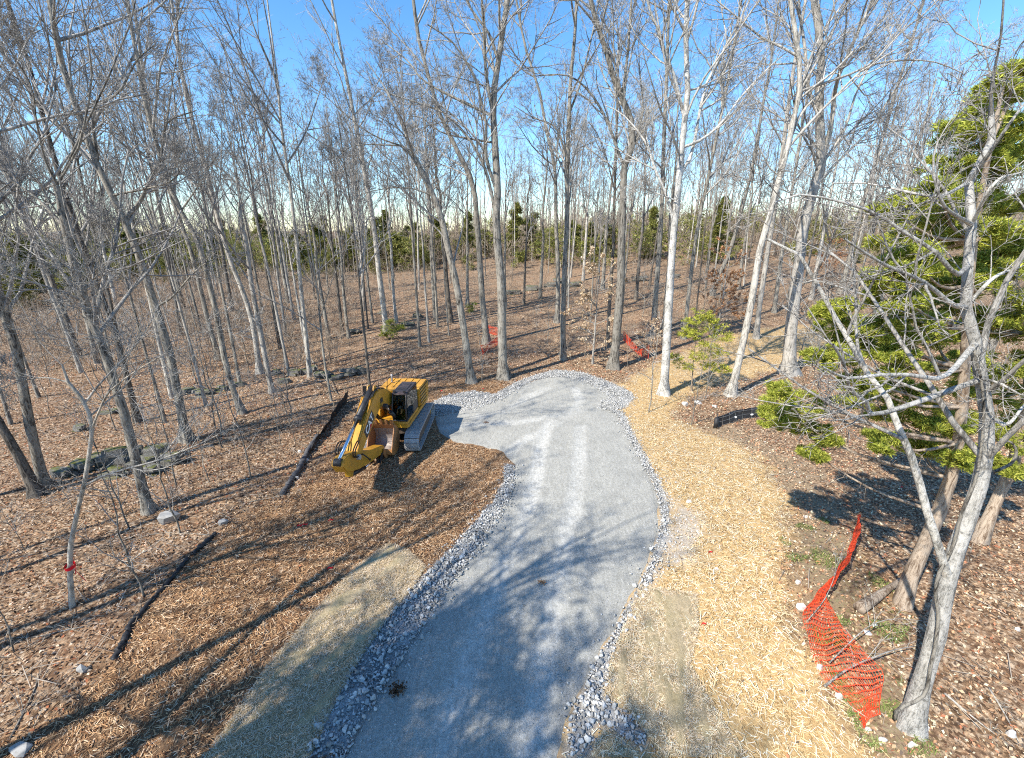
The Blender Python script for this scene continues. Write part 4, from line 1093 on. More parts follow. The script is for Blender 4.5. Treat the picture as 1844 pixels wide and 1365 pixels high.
# cedars deep in the wood
def cedar_proto(seed, H, W):
    r = rng(seed); zz_ = np.linspace(.5, H, 26)
    C = np.column_stack([r.normal(0, 1, 26), r.normal(0, 1, 26), zz_]); w = W * (1 - (zz_ / H) ** 1.6 * .75) * r.uniform(.55, 1.25, 26)
    C[:, 0] *= w * .42; C[:, 1] *= w * .42
    ac = Acc(); m = 8; v = unit(r.normal(size=(26, m, 3))) * (r.random((26, m, 1)) ** .4)
    C2 = (C[:, None] + v * (w * .55)[:, None, None]).reshape(-1, 3)
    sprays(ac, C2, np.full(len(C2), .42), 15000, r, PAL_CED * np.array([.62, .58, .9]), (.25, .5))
    P = np.column_stack([np.zeros(5), np.zeros(5), np.linspace(-.1, H * .95, 5)])
    return stem_mesh('trunk', P, .12 * np.linspace(1, .2, 5), 6, M['bark_cedar'], r), ac.mesh('crown', M['cedar'], False)
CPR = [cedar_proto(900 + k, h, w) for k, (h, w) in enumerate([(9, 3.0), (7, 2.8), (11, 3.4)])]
FC = [(60, 545, 'cedar nearest the left edge in the back left wood'), (100, 500, 'cedar behind the left edge trunk, second from the left'), (160, 490, 'cedar behind the wide forked left tree'), (330, 480, 'cedar behind the slim twin trees on the left'),
      (375, 475, 'cedar just left of the pale tree on the ledge, far back'), (480, 480, 'cedar behind the forked pale tree, far back'), (505, 470, 'cedar right of the forked pale tree, far back'), (560, 480, 'cedar far behind the silt fence'), (700, 475, 'cedar far behind the pale thick tree'),
      (735, 468, 'cedar far behind and left of the arched leaning tree'), (770, 478, 'cedar far back close to the arched leaning trunk'), (845, 470, 'cedar far behind the large turnaround tree'), (960, 465, 'cedar far back between the centre trunks'), (1030, 462, 'cedar far behind the turnaround end tree'),
      (1290, 470, 'cedar far back behind the tan leafed sapling'), (240, 505, 'cedar far back between the two tallest left trees'), (20, 520, 'cedar at the very left edge, far back'), (1170, 465, 'cedar far behind the white trunked tree')]
FC += [(40, 500, 'cedar low between the left edge trunks, far back'), (130, 515, 'low cedar right of the left edge trunk, far back'), (185, 470, 'tall cedar far back above the mossy ledge'), (285, 485, 'cedar far back left of the slim twin trees'), (300, 462, 'distant cedar above the yellowish limb tree'),
       (410, 468, 'distant cedar just right of the nearest ledge tree'), (440, 486, 'cedar between the ledge trees, far back'), (530, 488, 'cedar far back above the low ledge'), (590, 470, 'distant cedar above the far end of the silt fence'), (620, 482, 'cedar far back behind the slim fence tree'),
       (650, 466, 'distant cedar left of the pale thick tree'), (685, 486, 'low cedar right behind the pale thick tree'), (800, 466, 'distant cedar behind the arched leaning trunk'), (875, 462, 'distant cedar between the two left turnaround trees'), (930, 470, 'distant cedar right of the large turnaround tree'),
       (1060, 470, 'distant cedar left of the spotted stout trunk'), (1095, 462, 'distant cedar behind the spotted stout trunk')]
for k, (a, b_) in enumerate([(15, 560), (75, 520), (140, 540), (150, 505), (205, 500), (225, 480), (262, 500), (315, 505), (345, 470), (392, 495), (425, 470), (455, 478), (545, 505), (575, 492), (605, 500), (640, 488), (668, 478), (720, 486), (752, 476), (790, 472)]):
    FC.append((a, b_, f'soft green cedar in the left back wood, {NTH0[k] if k < 15 else ["sixteenth", "seventeenth", "eighteenth", "nineteenth", "twentieth"][k - 15]} from the left edge'))
for j, (a, b_, lab) in enumerate(FC):
    q = gp(a, b_); r = rng(7000 + j)
    o = thing('cedar_tree', lab, 'tree', q, r.uniform(0, 6.28), 'cedars deep in the wood')
    s = r.uniform(.8, 1.15); o.scale = (s * 1.15, s * 1.15, s)
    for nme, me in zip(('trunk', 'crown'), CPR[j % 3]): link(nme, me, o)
# dark evergreen mass behind the last trunks
r = rng(515); n1 = 300
yy = 88 + 110 * r.random(n1); xx = (-1.2 + 2.2 * r.random(n1) ** 1.5) * (yy + 10); hh = r.uniform(3, 9, n1); zz_ = g(xx, yy)
C = []; Rq = []
for k in range(n1):
    for q in range(6):
        C.append((xx[k] + r.normal(0, hh[k] * .22), yy[k] + r.normal(0, 1), zz_[k] + hh[k] * r.uniform(.05, .95))); Rq.append(hh[k] * r.uniform(.12, .3))
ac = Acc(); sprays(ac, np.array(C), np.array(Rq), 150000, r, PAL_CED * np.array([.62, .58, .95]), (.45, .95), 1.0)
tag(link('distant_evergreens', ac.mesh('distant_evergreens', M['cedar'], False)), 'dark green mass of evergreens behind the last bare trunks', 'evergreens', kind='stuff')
# open crowned evergreens beside the camera, out of frame, that dapple the near end of the drive
def open_proto(seed, H, W, nc, n):
    r = rng(seed); C = np.column_stack([r.normal(0, W * .5, nc), r.normal(0, W * .5, nc), r.uniform(H * .45, H, nc)])
    ac = Acc(); sprays(ac, C, r.uniform(.35, .8, nc), n, r, PAL_CED * .7, (.12, .3))
    P = np.column_stack([np.cumsum(r.normal(0, .12, 8)), np.cumsum(r.normal(0, .12, 8)), np.linspace(-.1, H * .95, 8)]); R = .15 * np.linspace(1, .2, 8)
    A = np.array([smooth_line([P[min(6, max(2, int(c[2] / H * 7) - 1))], (P[3] * [1, 1, 0] + c) / 2 + [0, 0, c[2] * .42], c], 6) for c in C])
    ac2 = Acc(); RB = .05 * np.linspace(1, .3, 6)[None].repeat(nc, 0); ac2.add(*tubes(A, RB, 5)); A2, B2 = spawn(A, RB, r, 8, .3, 1, (.4, 1.1), .35, 4, .02, .15, .01, (.4, 1.8)); ac2.add(*tubes(A2, B2, 3))
    return stem_mesh('trunk', P, R, 8, M['bark_cedar'], r), ac.mesh('crown', M['cedar'], False), ac2.mesh('branches', M['bark_cedar'], True)
OPR = [open_proto(950, 13, 2.1, 22, 4200), open_proto(951, 15, 2.3, 26, 4800)]
WHERE = ['nearest the drive', 'farthest behind', 'farthest to the side', 'beside the mulch', 'between the others']
for j, (bx, by, k, s) in enumerate([(-9.4, -.2, 0, .95), (-9.0, -3.2, 1, 1.0), (-13.0, -.9, 1, 1.05), (-11.5, 1.6, 0, .95), (-11.2, -3.0, 1, .95)]):
    o = thing('cedar_tree', 'open evergreen beside the camera, the one ' + WHERE[j], 'tree', (bx, by, float(g(bx, by))), j * 1.7, 'evergreens beside the camera')
    o.scale = (s, s, s)
    for nme, me in zip(('trunk', 'crown', 'branches'), OPR[k]): link(nme, me, o)

# each far tree and scattered sapling is named by the landmark tree it stands nearest to in the view
LAND = [(300, 642, 'tree with the yellowish limb'), (184, 622, 'wide forked tree'), (29, 629, 'left edge trunk'), (387, 551, 'nearest ledge tree'), (455, 581, 'pale tree on the low ledge'), (475, 629, 'forked pale tree'), (583, 642, 'slim tree by the silt fence'), (656, 600, 'slim tree behind the excavator hood'),
        (684, 507, 'pale thick tree'), (822, 514, 'arched leaning tree'), (869, 541, 'tall tree behind the turnaround tip'), (903, 524, 'large turnaround tree'), (1015, 560, 'turnaround end tree'), (1118, 507, 'spotted stout trunk'), (1181, 530, 'mottled trunk by the orange fence'), (1205, 540, 'white trunked tree'),
        (1298, 490, 'leaning tree behind the young cedar'), (1347, 575, 'leaning rough trunk'), (1430, 541, 'thickest trunk'), (1524, 487, 'dark leaning slope trunk'), (1640, 560, 'big cedar'), (1780, 700, 'right edge cedar')]
NTH = ['nearest', 'second', 'third', 'fourth', 'fifth', 'sixth', 'seventh', 'eighth', 'ninth', 'tenth', 'eleventh', 'twelfth', 'thirteenth', 'fourteenth', 'fifteenth', 'sixteenth', 'seventeenth', 'eighteenth', 'nineteenth', 'twentieth', 'next after twentieth', 'second after twentieth', 'third after twentieth', 'fourth after twentieth', 'fifth after twentieth', 'sixth after twentieth']
def name_by_landmark(objs, what):
    slots = {}
    for o in objs:
        px, py, _ = proj(np.array(o.location))
        k = min(range(len(LAND)), key=lambda i: abs(LAND[i][0] - px))
        side = 'left' if px < LAND[k][0] else 'right'
        if px < 0: side, k = 'far left', 2
        slots.setdefault((k, side), []).append((abs(px - LAND[k][0]), o))
    for (k, side), lst in slots.items():
        for n, (_, o) in enumerate(sorted(lst, key=lambda t: t[0])):
            o['label'] = f'{what}, {NTH[min(n, 25)]} one to the {side} of the {LAND[k][2]}'
name_by_landmark(FAR, 'thin far tree')
name_by_landmark(SAPS, 'thin sapling')
# ------------------------------------------------------------------ white barked tree in the right foreground and its vine
W_T = [(1640, 1308), (1662, 1225), (1688, 1135), (1703, 1055), (1724, 985), (1745, 930), (1762, 880), (1775, 820), (1779, 775), (1775, 728), (1765, 670), (1758, 619), (1741, 575), (1738, 508), (1748, 460), (1755, 430), (1743, 377), (1738, 349), (1759, 297), (1783, 262), (1790, 220), (1785, 170)]
wroot = hero('white barked foreground tree with a vine up its trunk', 46, W_T,
     [[(1703, 1040), (1698, 1010), (1680, 951), (1666, 910), (1660, 883), (1640, 819), (1619, 772), (1599, 718), (1565, 677), (1545, 643), (1525, 606), (1508, 579), (1484, 535), (1464, 498), (1448, 468), (1420, 445), (1380, 430)],
      [(1738, 575), (1714, 548), (1673, 514), (1643, 497), (1602, 481), (1565, 460), (1520, 430)], [(1765, 680), (1700, 678), (1640, 675), (1585, 675), (1525, 681), (1480, 660)], [(1775, 690), (1800, 690), (1839, 711), (1880, 720)],
      [(1736, 500), (1721, 494), (1689, 457), (1619, 412), (1570, 381), (1500, 360), (1440, 350), (1395, 365)], [(1778, 785), (1812, 765), (1844, 730), (1880, 690)], [(1740, 352), (1689, 353), (1619, 342), (1560, 330), (1500, 330)],
      [(1619, 772), (1585, 745), (1558, 721), (1530, 700), (1522, 660), (1500, 620)], [(1783, 262), (1820, 220), (1850, 180)], [(1743, 377), (1790, 330), (1840, 310)], [(1738, 540), (1790, 500), (1840, 480)], [(1755, 430), (1700, 370), (1680, 300), (1690, 250)]],
     bark='bark_white', tw='twig', seed=50, per=7, tm=.45, dy=1.2, rtop=.22, lper=4, dens=.7, name='bare_tree', lens=(.38, .5, .5, .55))
def vine(label, pts, Y, r0, offs):
    P = np.array([at(px, py, yy) for (px, py), yy in zip(pts, Y)])
    V, Fq = line_tube(P, [r0, r0 * .9, r0 * .5], 7, 40)
    tag(link('vine', np_mesh('vine', V, Fq, M['bark'], None, True)), label, 'vine')
WY = gp(1640, 1308)[1]
def wy(py): return WY + 1.2 * np.clip((1308 - py) / 1138., 0, 1) - .26
VP = [(1612, 1295), (1618, 1276), (1650, 1262), (1668, 1245), (1676, 1200), (1684, 1165), (1690, 1110), (1685, 1070), (1692, 1030), (1716, 985), (1730, 930), (1742, 900), (1758, 860), (1768, 800), (1772, 740), (1768, 690), (1752, 620)]
vine('brown vine climbing the trunk of the white barked tree', VP, [wy(q[1]) - .02 for q in VP], .035, 0)
VP = [(1790, 850), (1820, 835), (1830, 815), (1822, 798), (1800, 790)]
vine('short looped vine hanging beside the white barked trunk', VP, [WY + .9] * 5, .03, 0)
# fallen limb and stub beside the cedar foot
def fallen(label, pts, r0, bark='bark', lift=.06, side=True, name='fallen_branch', zs=None, cat='branch', S=7, seed=0):
    P = np.array([gp(*q) for q in pts]); P[:, 2] += lift
    if zs is not None: P[:, 2] += np.array(zs)
    B = P[0].copy(); r = rng(500 + seed)
    o = thing(name, label, cat, B)
    P = P - B
    Pl = smooth_line(P, max(8, 3 * len(P))); K = len(Pl); Rl = r0 * np.linspace(1, .3, K)
    me = stem_mesh('stem', Pl, Rl, S, M[bark], r, 0, True); link('stem', me, o)
    if side:
        acc = Acc(); A, Bq = spawn(Pl[None], Rl[None], r, 7, .25, 1, (.4, 1.0), .28, 4, .01, .12, .009, (.2, 1.4)); A[..., 2] = np.maximum(A[..., 2], -.03); acc.add(*tubes(A, Bq, 4))
        A, Bq = spawn(A, Bq, r, 3, .2, 1, (.4, 1.0), .5, 3, .01, .15, .009, (.15, .6)); Bq = np.maximum(Bq, .004); acc.add(*tubes(A, Bq, 3)); link('twigs', acc.mesh('twigs', M['twig_pale'], True), o)
    return o
fallen('cut grey log resting by the shaggy cedar foot', [(1545, 1103), (1590, 1072), (1635, 1040)], .17, 'bark_cedar', .15, False, 'fallen_log', cat='log', S=10, seed=1)
FB = [([(1483, 1240), (1520, 1222), (1560, 1210), (1600, 1195), (1640, 1180)], .03, 'grey stick lying across the lower orange fence', [.05, .3, .45, .45, .3]),
      ([(1490, 1205), (1530, 1175), (1560, 1160), (1600, 1150), (1660, 1150)], .018, 'thin pale branch arching over the middle of the orange fence', [.2, .5, .7, .7, .6]),
      ([(1450, 1130), (1480, 1100), (1500, 1050), (1510, 1010)], .014, 'thin pale stick along the upper orange fence', [.2, .5, .7, .8]),
      ([(1700, 1250), (1760, 1300), (1800, 1330)], .03, 'pale branch on the ground right of the white barked tree', None), ([(1780, 1240), (1810, 1290), (1835, 1340)], .025, 'thin pale branch near the bottom right corner', None),
      ([(150, 1130), (110, 1138), (65, 1148), (20, 1150)], .02, 'long straight stick in the lower left leaf litter', None), ([(70, 900), (100, 868), (150, 850), (200, 838)], .02, 'thin fallen branch along the mossy ledge foot', [0, .2, .3, .3]),
      ([(380, 965), (300, 960), (230, 975), (180, 990)], .02, 'fallen branch below the grey boulder', None), ([(610, 712), (580, 690), (560, 665), (530, 640), (500, 615)], .03, 'leaning dead pole above the far end of the silt fence', [0, .8, 1.2, 1.6, 2.0]),
      ([(420, 710), (370, 715), (320, 722)], .06, 'mossy dead log on the low ledge', None), ([(450, 905), (500, 895), (540, 885)], .03, 'stick at the mulch edge below the silt fence', None), ([(1340, 700), (1380, 688), (1408, 680)], .03, 'branch between the two flared trunks', None),
      ([(920, 530), (960, 522), (1000, 515)], .09, 'dead log on the back slope', None), ([(1600, 900), (1660, 890), (1730, 905)], .03, 'dark branch heap stick under the cedar', [.2, .4, .2]), ([(1690, 880), (1740, 860), (1800, 870)], .03, 'second dark stick under the cedar', [.2, .5, .3]),
      ([(20, 1330), (60, 1250), (70, 1215)], .025, 'dark forked stick in the bottom left corner', None), ([(460, 1180), (478, 1150), (475, 1130)], .02, 'short curved stick beside the olive blanket', None)]
for j, (pts, r0, lab, zs) in enumerate(FB):
    fallen(lab, pts, r0, 'bark_pale' if j < 6 else 'bark', .03, True, zs=zs, seed=10 + j)

# ------------------------------------------------------------------ excavator (local x forward, y to the operator's left, z up)
EX = np.array([-6.48, 22.75])
exz = float(g(*EX)) + .05
HEAD = math.atan2(-1.0, 0.0)
ex = thing('excavator', 'yellow tracked excavator parked beside the drive with its bucket curled in', 'excavator', (EX[0], EX[1], exz), HEAD)
M['yellow'] = flat_mat('machine_yellow', (.58, .285, .025), .42, 0, .5, .6, (.20, .10, .03), 2.2)
M['yellow_dirty'] = flat_mat('worn_yellow', (.52, .29, .04), .6, 0, .4, .85, (.16, .09, .04), 2.6)
M['black'] = flat_mat('black_paint', (.02, .02, .022), .45, 0, .5, .4, (.11, .09, .07), 3)
M['roof'] = flat_mat('dusty_roof', (.035, .03, .032), .5, 0, .5, .7, (.16, .10, .085), 1.2)
M['rubber'] = flat_mat('rubber_hose', (.012, .012, .013), .55, 0, .4, .3, (.08, .07, .06), 6)
M['steel'] = flat_mat('worn_track_steel', (.46, .45, .44), .55, .25, .4, .5, (.26, .22, .18), 3)
M['rust'] = flat_mat('dusty_frame', (.13, .10, .08), .8, .1, .3, .6, (.26, .18, .12), 2)
M['bucket'] = flat_mat('bucket_steel', (.40, .18, .06), .6, .1, .4, .6, (.30, .22, .17), 1.8)
M['bucket_in'] = flat_mat('scoured_bucket_inside', (.36, .31, .28), .5, .3, .4, .7, (.30, .20, .13), 2.2)
m, nt, b = nmat('chrome_rod', .12, 1.0, .5); b.inputs['Base Color'].default_value = (.72, .74, .78, 1); M['chrome'] = m
m, nt, b = nmat('white_decal', .5); b.inputs['Base Color'].default_value = (.8, .8, .78, 1); M['white'] = m
m, nt, b = nmat('red_decal', .5); b.inputs['Base Color'].default_value = (.45, .03, .03, 1); M['red'] = m
m = bpy.data.materials.new('cab_glass'); m.use_nodes = True; nt = m.node_tree; nt.nodes.clear()
go = nd(nt, 'ShaderNodeBsdfGlossy', Roughness=.03); tr_ = nt.nodes.new('ShaderNodeBsdfTransparent'); tr_.inputs[0].default_value = (.42, .60, .52, 1)
fr = nd(nt, 'ShaderNodeFresnel', IOR=1.5); ms = nt.nodes.new('ShaderNodeMixShader'); mo = nt.nodes.new('ShaderNodeOutputMaterial')
nt.links.new(fr.outputs[0], ms.inputs[0]); nt.links.new(tr_.outputs[0], ms.inputs[1]); nt.links.new(go.outputs[0], ms.inputs[2]); nt.links.new(ms.outputs[0], mo.inputs[0]); M['glass'] = m

SW = math.radians(-4.0)    # slight swing of the upper structure
YS = 1.0                   # the house is a little narrower than the tracks
def up_rot(v):
    c, s = math.cos(SW), math.sin(SW); v = np.asarray(v, float).copy()
    x_, y_ = v[..., 0].copy(), v[..., 1].copy()
    v[..., 0] = c * x_ - s * y_; v[..., 1] = s * x_ + c * y_
    return v
def bm_obj(name, bm, mat, parent, bev=.02, seg=2, upper=True, smooth=False):
    if bev:
        bmesh.ops.bevel(bm, geom=list(bm.edges), offset=bev, segments=seg, affect='EDGES', clamp_overlap=True)
    bmesh.ops.recalc_face_normals(bm, faces=bm.faces)
    if upper:
        c, s = math.cos(SW), math.sin(SW)
        for v in bm.verts:
            v.co.y *= YS
            v.co.x, v.co.y = c * v.co.x - s * v.co.y, s * v.co.x + c * v.co.y
    me = bpy.data.meshes.new(name); bm.to_mesh(me); bm.free(); me.materials.append(mat)
    if smooth:
        for p_ in me.polygons: p_.use_smooth = True
    return link(name, me, parent)
def add_box(bm, x0, x1, y0, y1, z0, z1, taper=None):
    vs_ = [bm.verts.new((x_, y_, z_)) for z_ in (z0, z1) for y_ in (y0, y1) for x_ in (x0, x1)]
    if taper:
        for v in vs_[4:]:
            v.co.x += taper[0] * (1 if v.co.x > (x0 + x1) / 2 else -1); v.co.y += taper[1] * (1 if v.co.y > (y0 + y1) / 2 else -1)
    for f in ((0, 2, 3, 1), (4, 5, 7, 6), (0, 1, 5, 4), (2, 6, 7, 3), (0, 4, 6, 2), (1, 3, 7, 5)):
        bm.faces.new([vs_[k] for k in f])
def box(name, x0, x1, y0, y1, z0, z1, mat, parent, bev=.02, upper=True, taper=None):
    bm = bmesh.new(); add_box(bm, x0, x1, y0, y1, z0, z1, taper)
    return bm_obj(name, bm, M[mat], parent, bev, 2, upper)
def prism(name, prof, y0, y1, mat, parent, bev=.02, upper=True, axis='y'):
    """profile in x,z extruded along y (axis y) or profile in x,y extruded along z (axis z)"""
    bm = bmesh.new()
    f = (lambda a, b_, t: (a, t, b_)) if axis == 'y' else (lambda a, b_, t: (a, b_, t))
    A = [bm.verts.new(f(p_[0], p_[1], y0)) for p_ in prof]; B = [bm.verts.new(f(p_[0], p_[1], y1)) for p_ in prof]
    n = len(prof)
    bm.faces.new(A); bm.faces.new(B[::-1])
    for k in range(n): bm.faces.new((A[k], B[k], B[(k + 1) % n], A[(k + 1) % n]))
    return bm_obj(name, bm, M[mat], parent, bev, 2, upper)
def tube(name, pts, r0, mat, parent, S=10, upper=True, k=None):
    V, Fq = line_tube(pts, r0, S, k)
    if upper:
        V = V * np.array([1, YS, 1]); V = up_rot(V)
    return link(name, np_mesh(name, V, Fq, M[mat], None, True), parent)
def cyl_y(name, x_, z_, r0, y0, y1, mat, parent, S=20, upper=True):
    prof = [(x_ + r0 * math.cos(2 * math.pi * k / S), z_ + r0 * math.sin(2 * math.pi * k / S)) for k in range(S)]
    return prism(name, prof, y0, y1, mat, parent, .01, upper)

# undercarriage
LT, RT = 1.95, .44
shoe = bmesh.new(); add_box(shoe, -.098, .098, -.38, .38, -.02, .02)
for gx_ in (-.085, 0, .085): add_box(shoe, gx_ - .012, gx_ + .012, -.375, .375, .018, .058)
bmesh.ops.recalc_face_normals(shoe, faces=shoe.faces)
shoe_me = bpy.data.meshes.new('track_shoe'); shoe.to_mesh(shoe_me); shoe.free(); shoe_me.materials.append(M['steel'])
for sgn in (1, -1):
    yc = sgn * 1.31
    n = 10
    prof = [(LT + RT * math.cos(a), .5 + RT * math.sin(a)) for a in np.linspace(-math.pi / 2, math.pi / 2, n)] + [(-LT + RT * math.cos(a), .5 + RT * math.sin(a)) for a in np.linspace(math.pi / 2, 1.5 * math.pi, n)]
    inner = [(x_ * .965, .5 + (z_ - .5) * .84) for x_, z_ in prof]
    bm = bmesh.new()
    ring = []
    for (x_, z_), (xi, zi) in zip(prof, inner):
        ring.append([bm.verts.new((x_, yc - .16, z_)), bm.verts.new((x_, yc + .16, z_)), bm.verts.new((xi, yc + .16, zi)), bm.verts.new((xi, yc - .16, zi))])
    for k in range(len(ring)):
        a, b_ = ring[k], ring[(k + 1) % len(ring)]
        for q in range(4): bm.faces.new((a[q], a[(q + 1) % 4], b_[(q + 1) % 4], b_[q]))
    track = bm_obj('track', bm, M['rust'], ex, 0, 2, False)
    per_ = 2 * 2 * LT + 2 * math.pi * (RT + .03); ns = 50
    for k in range(ns):
        s = (k + .5) / ns * per_; R_ = RT + .03; st = 2 * LT
        if s < st: x_, z_, a = LT - s, .5 + R_, math.pi
        elif s < st + math.pi * R_:
            t = (s - st) / R_; x_, z_, a = -LT - R_ * math.sin(t), .5 + R_ * math.cos(t), math.pi + t
        elif s < 2 * st + math.pi * R_: x_, z_, a = -LT + (s - st - math.pi * R_), .5 - R_, 0
        else:
            t = (s - 2 * st - math.pi * R_) / R_; x_, z_, a = LT + R_ * math.sin(t), .5 - R_ * math.cos(t), t
        o = link('track_shoe', shoe_me, track); o.location = (x_, yc, z_)
        nrm = {True: a}[True]
        if s < st: ry = 0.0
        elif s < st + math.pi * R_: ry = -t
        elif s < 2 * st + math.pi * R_: ry = math.pi
        else: ry = math.pi - t
        o.rotation_euler = (0, ry, 0)
    fr_ = prism('track_frame', [(-1.75, .28), (1.75, .28), (1.7, .66), (1.0, .74), (-1.0, .74), (-1.7, .66)], yc - .24, yc + .24, 'rust', ex, .02, False)
    for xw, nm in ((LT, 'idler'), (-LT, 'sprocket')):
        w = cyl_y(nm, xw, .5, .37, yc - .13, yc + .13, 'rust', ex, 20, False)
        h = cyl_y('hub', xw, .5, .16, yc - .2, yc + .2, 'yellow_dirty', w, 14, False)
    for xr in np.linspace(-1.35, 1.35, 7):
        cyl_y('roller', xr, .22, .1, yc - .19, yc + .19, 'rust', fr_, 12, False)
prism('car_body', [(-1.1, -1.1), (1.1, -1.1), (1.3, -.5), (1.3, .5), (1.1, 1.1), (-1.1, 1.1), (-1.3, .5), (-1.3, -.5)], .55, .95, 'rust', ex, .03, False, 'z')
prism('swing_bearing', [(.75 * math.cos(a), .75 * math.sin(a)) for a in np.linspace(0, 2 * math.pi, 24, endpoint=False)], .95, 1.16, 'black', ex, .01, False, 'z')

# upper structure
YS = .81
prism('deck', [(-2.2, -1.5), (1.15, -1.5), (1.25, -.55), (1.3, .45), (1.78, .48), (1.78, 1.42), (1.6, 1.5), (-2.2, 1.5)], 1.16, 1.36, 'yellow', ex, .02, True, 'z')
cw = [(-1.9, -1.5), (-2.5, -1.48), (-2.75, -1.2), (-2.88, -.6), (-2.92, 0), (-2.88, .6), (-2.75, 1.2), (-2.5, 1.48), (-1.9, 1.5)]
counter = prism('counterweight', cw, 1.2, 2.3, 'yellow', ex, .07, True, 'z')
hood = prism('engine_hood', [(-2.6, 1.4), (-2.6, 2.32), (-2.45, 2.45), (-.75, 2.45), (-.62, 2.35), (-.62, 1.4)], -1.44, 1.44, 'yellow', ex, .04)
for yr in (-1.0, -.55, -.1, .4, .9):
    box('hood_rib', -2.4, -.85, yr - .09, yr + .09, 2.445, 2.485, 'yellow', hood, .015)
for k, zr in enumerate((1.6, 1.8, 2.0, 2.2, 2.33)):
    box('louver', -2.5, -.8, 1.43, 1.475, zr - .035, zr + .035, 'black', hood, .008)
    box('louver', -2.5, -.8, -1.475, -1.43, zr - .035, zr + .035, 'black', hood, .008)
for k, zr in enumerate((1.5, 1.7, 1.9, 2.1, 2.29)):
    box('side_rib', -2.5, -.72, 1.43, 1.52, zr - .045, zr + .045, 'yellow', hood, .02)
tube('exhaust_pipe', [(-1.6, -.85, 2.5), (-1.6, -.85, 2.85), (-1.66, -.85, 2.95)], .07, 'steel', ex, 12)
tube('intake_cap', [(-1.1, .7, 2.5), (-1.1, .7, 2.7)], .05, 'black', ex, 10)
tank = prism('fuel_tank', [(-.62, 1.36), (-.62, 2.3), (.3, 2.26), (.38, 1.36)], -1.44, -.55, 'yellow', ex, .04)
tb = prism('tool_box', [(.38, 1.36), (.36, 1.95), (1.05, 1.9), (1.12, 1.36)], -1.44, -.6, 'yellow', ex, .04)
box('platform_tread', -.5, .25, -1.35, -.65, 2.285, 2.31, 'black', tank, .005)
for pts in ([(.95, -1.4, 1.9), (.95, -1.4, 2.75), (.3, -1.4, 2.95), (-.6, -1.4, 2.95), (-.6, -1.4, 2.6)], [(.95, -.65, 1.9), (.95, -.65, 2.6), (.3, -.65, 2.85), (.28, -.65, 2.25)], [(.95, -1.4, 2.4), (.35, -1.4, 2.55), (-.6, -1.4, 2.55)], [(.32, -1.4, 2.95), (.32, -1.4, 2.25)], [(-.3, -.6, 2.3), (-.3, -.6, 3.0), (-.9, -.6, 3.1), (-.9, -.6, 2.8)]):
    tube('handrail', pts, .02, 'black', ex, 6, k=18 if len(pts) > 2 else None)
tube('mirror_arm', [(1.0, -1.42, 2.4), (1.1, -1.5, 2.9)], .015, 'black', ex, 6)
box('mirror', 1.08, 1.14, -1.62, -1.38, 2.85, 3.2, 'black', ex, .02)
box('mid_cover', -.62, .35, -.52, .42, 1.36, 2.0, 'yellow_dirty', ex, .03)
box('boom_bracket', .1, .75, -.36, -.26, 1.3, 2.15, 'yellow_dirty', ex, .03)
box('boom_bracket', .1, .75, .26, .36, 1.3, 2.15, 'yellow_dirty', ex, .03)

# cab
cab = prism('cab', [(-.32, 1.36), (-.32, 1.52), (1.72, 1.52), (1.76, 1.36)], .46, 1.44, 'yellow', ex, .015)
CX0, CX1, CXT, CY0, CY1, CZ0, CZ1 = -.3, 1.72, 1.5, .47, 1.43, 1.52, 2.95
def post(pts, r_=.045): return tube('cab_post', pts, r_, 'black', cab, 6)
for yy_ in (CY0 + .04, CY1 - .04):
    post([(CX1 - .02, yy_, CZ0), (CX1 + .03, yy_, 2.2), (CXT, yy_, CZ1)], .05)
    post([(CX0 + .04, yy_, CZ0), (CX0 + .06, yy_, CZ1)], .06)
    post([(.62, yy_, CZ0), (.55, yy_, CZ1)], .05)
    post([(CX0, yy_, CZ0 + .03), (CX1, yy_, CZ0 + .03)], .04)
post([(CX1, CY0, CZ0 + .03), (CX1, CY1, CZ0 + .03)], .05)
post([(CXT, CY0, CZ1 - .03), (CXT, CY1, CZ1 - .03)], .05)
prism('cab_back', [(CX0, CZ0), (CX0, CZ1 - .05), (CX0 + .07, CZ1 - .05), (CX0 + .07, CZ0)], CY0, CY1, 'black', cab, .01)
rf = prism('cab_roof', [(CX0 - .04, CZ1 - .03), (CX0, CZ1 + .07), (1.3, CZ1 + .08), (CXT + .06, CZ1 + .02), (CXT + .06, CZ1 - .04)], CY0 - .02, CY1 + .02, 'roof', cab, .03)
box('roof_hatch', .1, .95, .65, 1.25, CZ1 + .075, CZ1 + .1, 'roof', rf, .01)
for yl in (.62, 1.28): box('work_light', CXT - .08, CXT + .04, yl - .07, yl + .07, CZ1 + .08, CZ1 + .2, 'black', rf, .015)
def pane(name, q):
    bm = bmesh.new()
    A = [bm.verts.new(v) for v in q]; nrm = (A[1].co - A[0].co).cross(A[3].co - A[0].co).normalized() * .012
    B = [bm.verts.new(v.co + nrm) for v in A]
    bm.faces.new(A[::-1]); bm.faces.new(B)
    for k in range(4): bm.faces.new((A[k], A[(k + 1) % 4], B[(k + 1) % 4], B[k]))
    return bm_obj(name, bm, M['glass'], cab, 0)
pane('windscreen', [(CX1 - .02, CY0 + .05, CZ0 + .05), (CX1 - .02, CY1 - .05, CZ0 + .05), (CX1 + .01, CY1 - .05, 2.2), (CX1 + .01, CY0 + .05, 2.2)])
pane('windscreen', [(CX1 + .01, CY0 + .05, 2.22), (CX1 + .01, CY1 - .05, 2.22), (CXT, CY1 - .05, CZ1 - .06), (CXT, CY0 + .05, CZ1 - .06)])
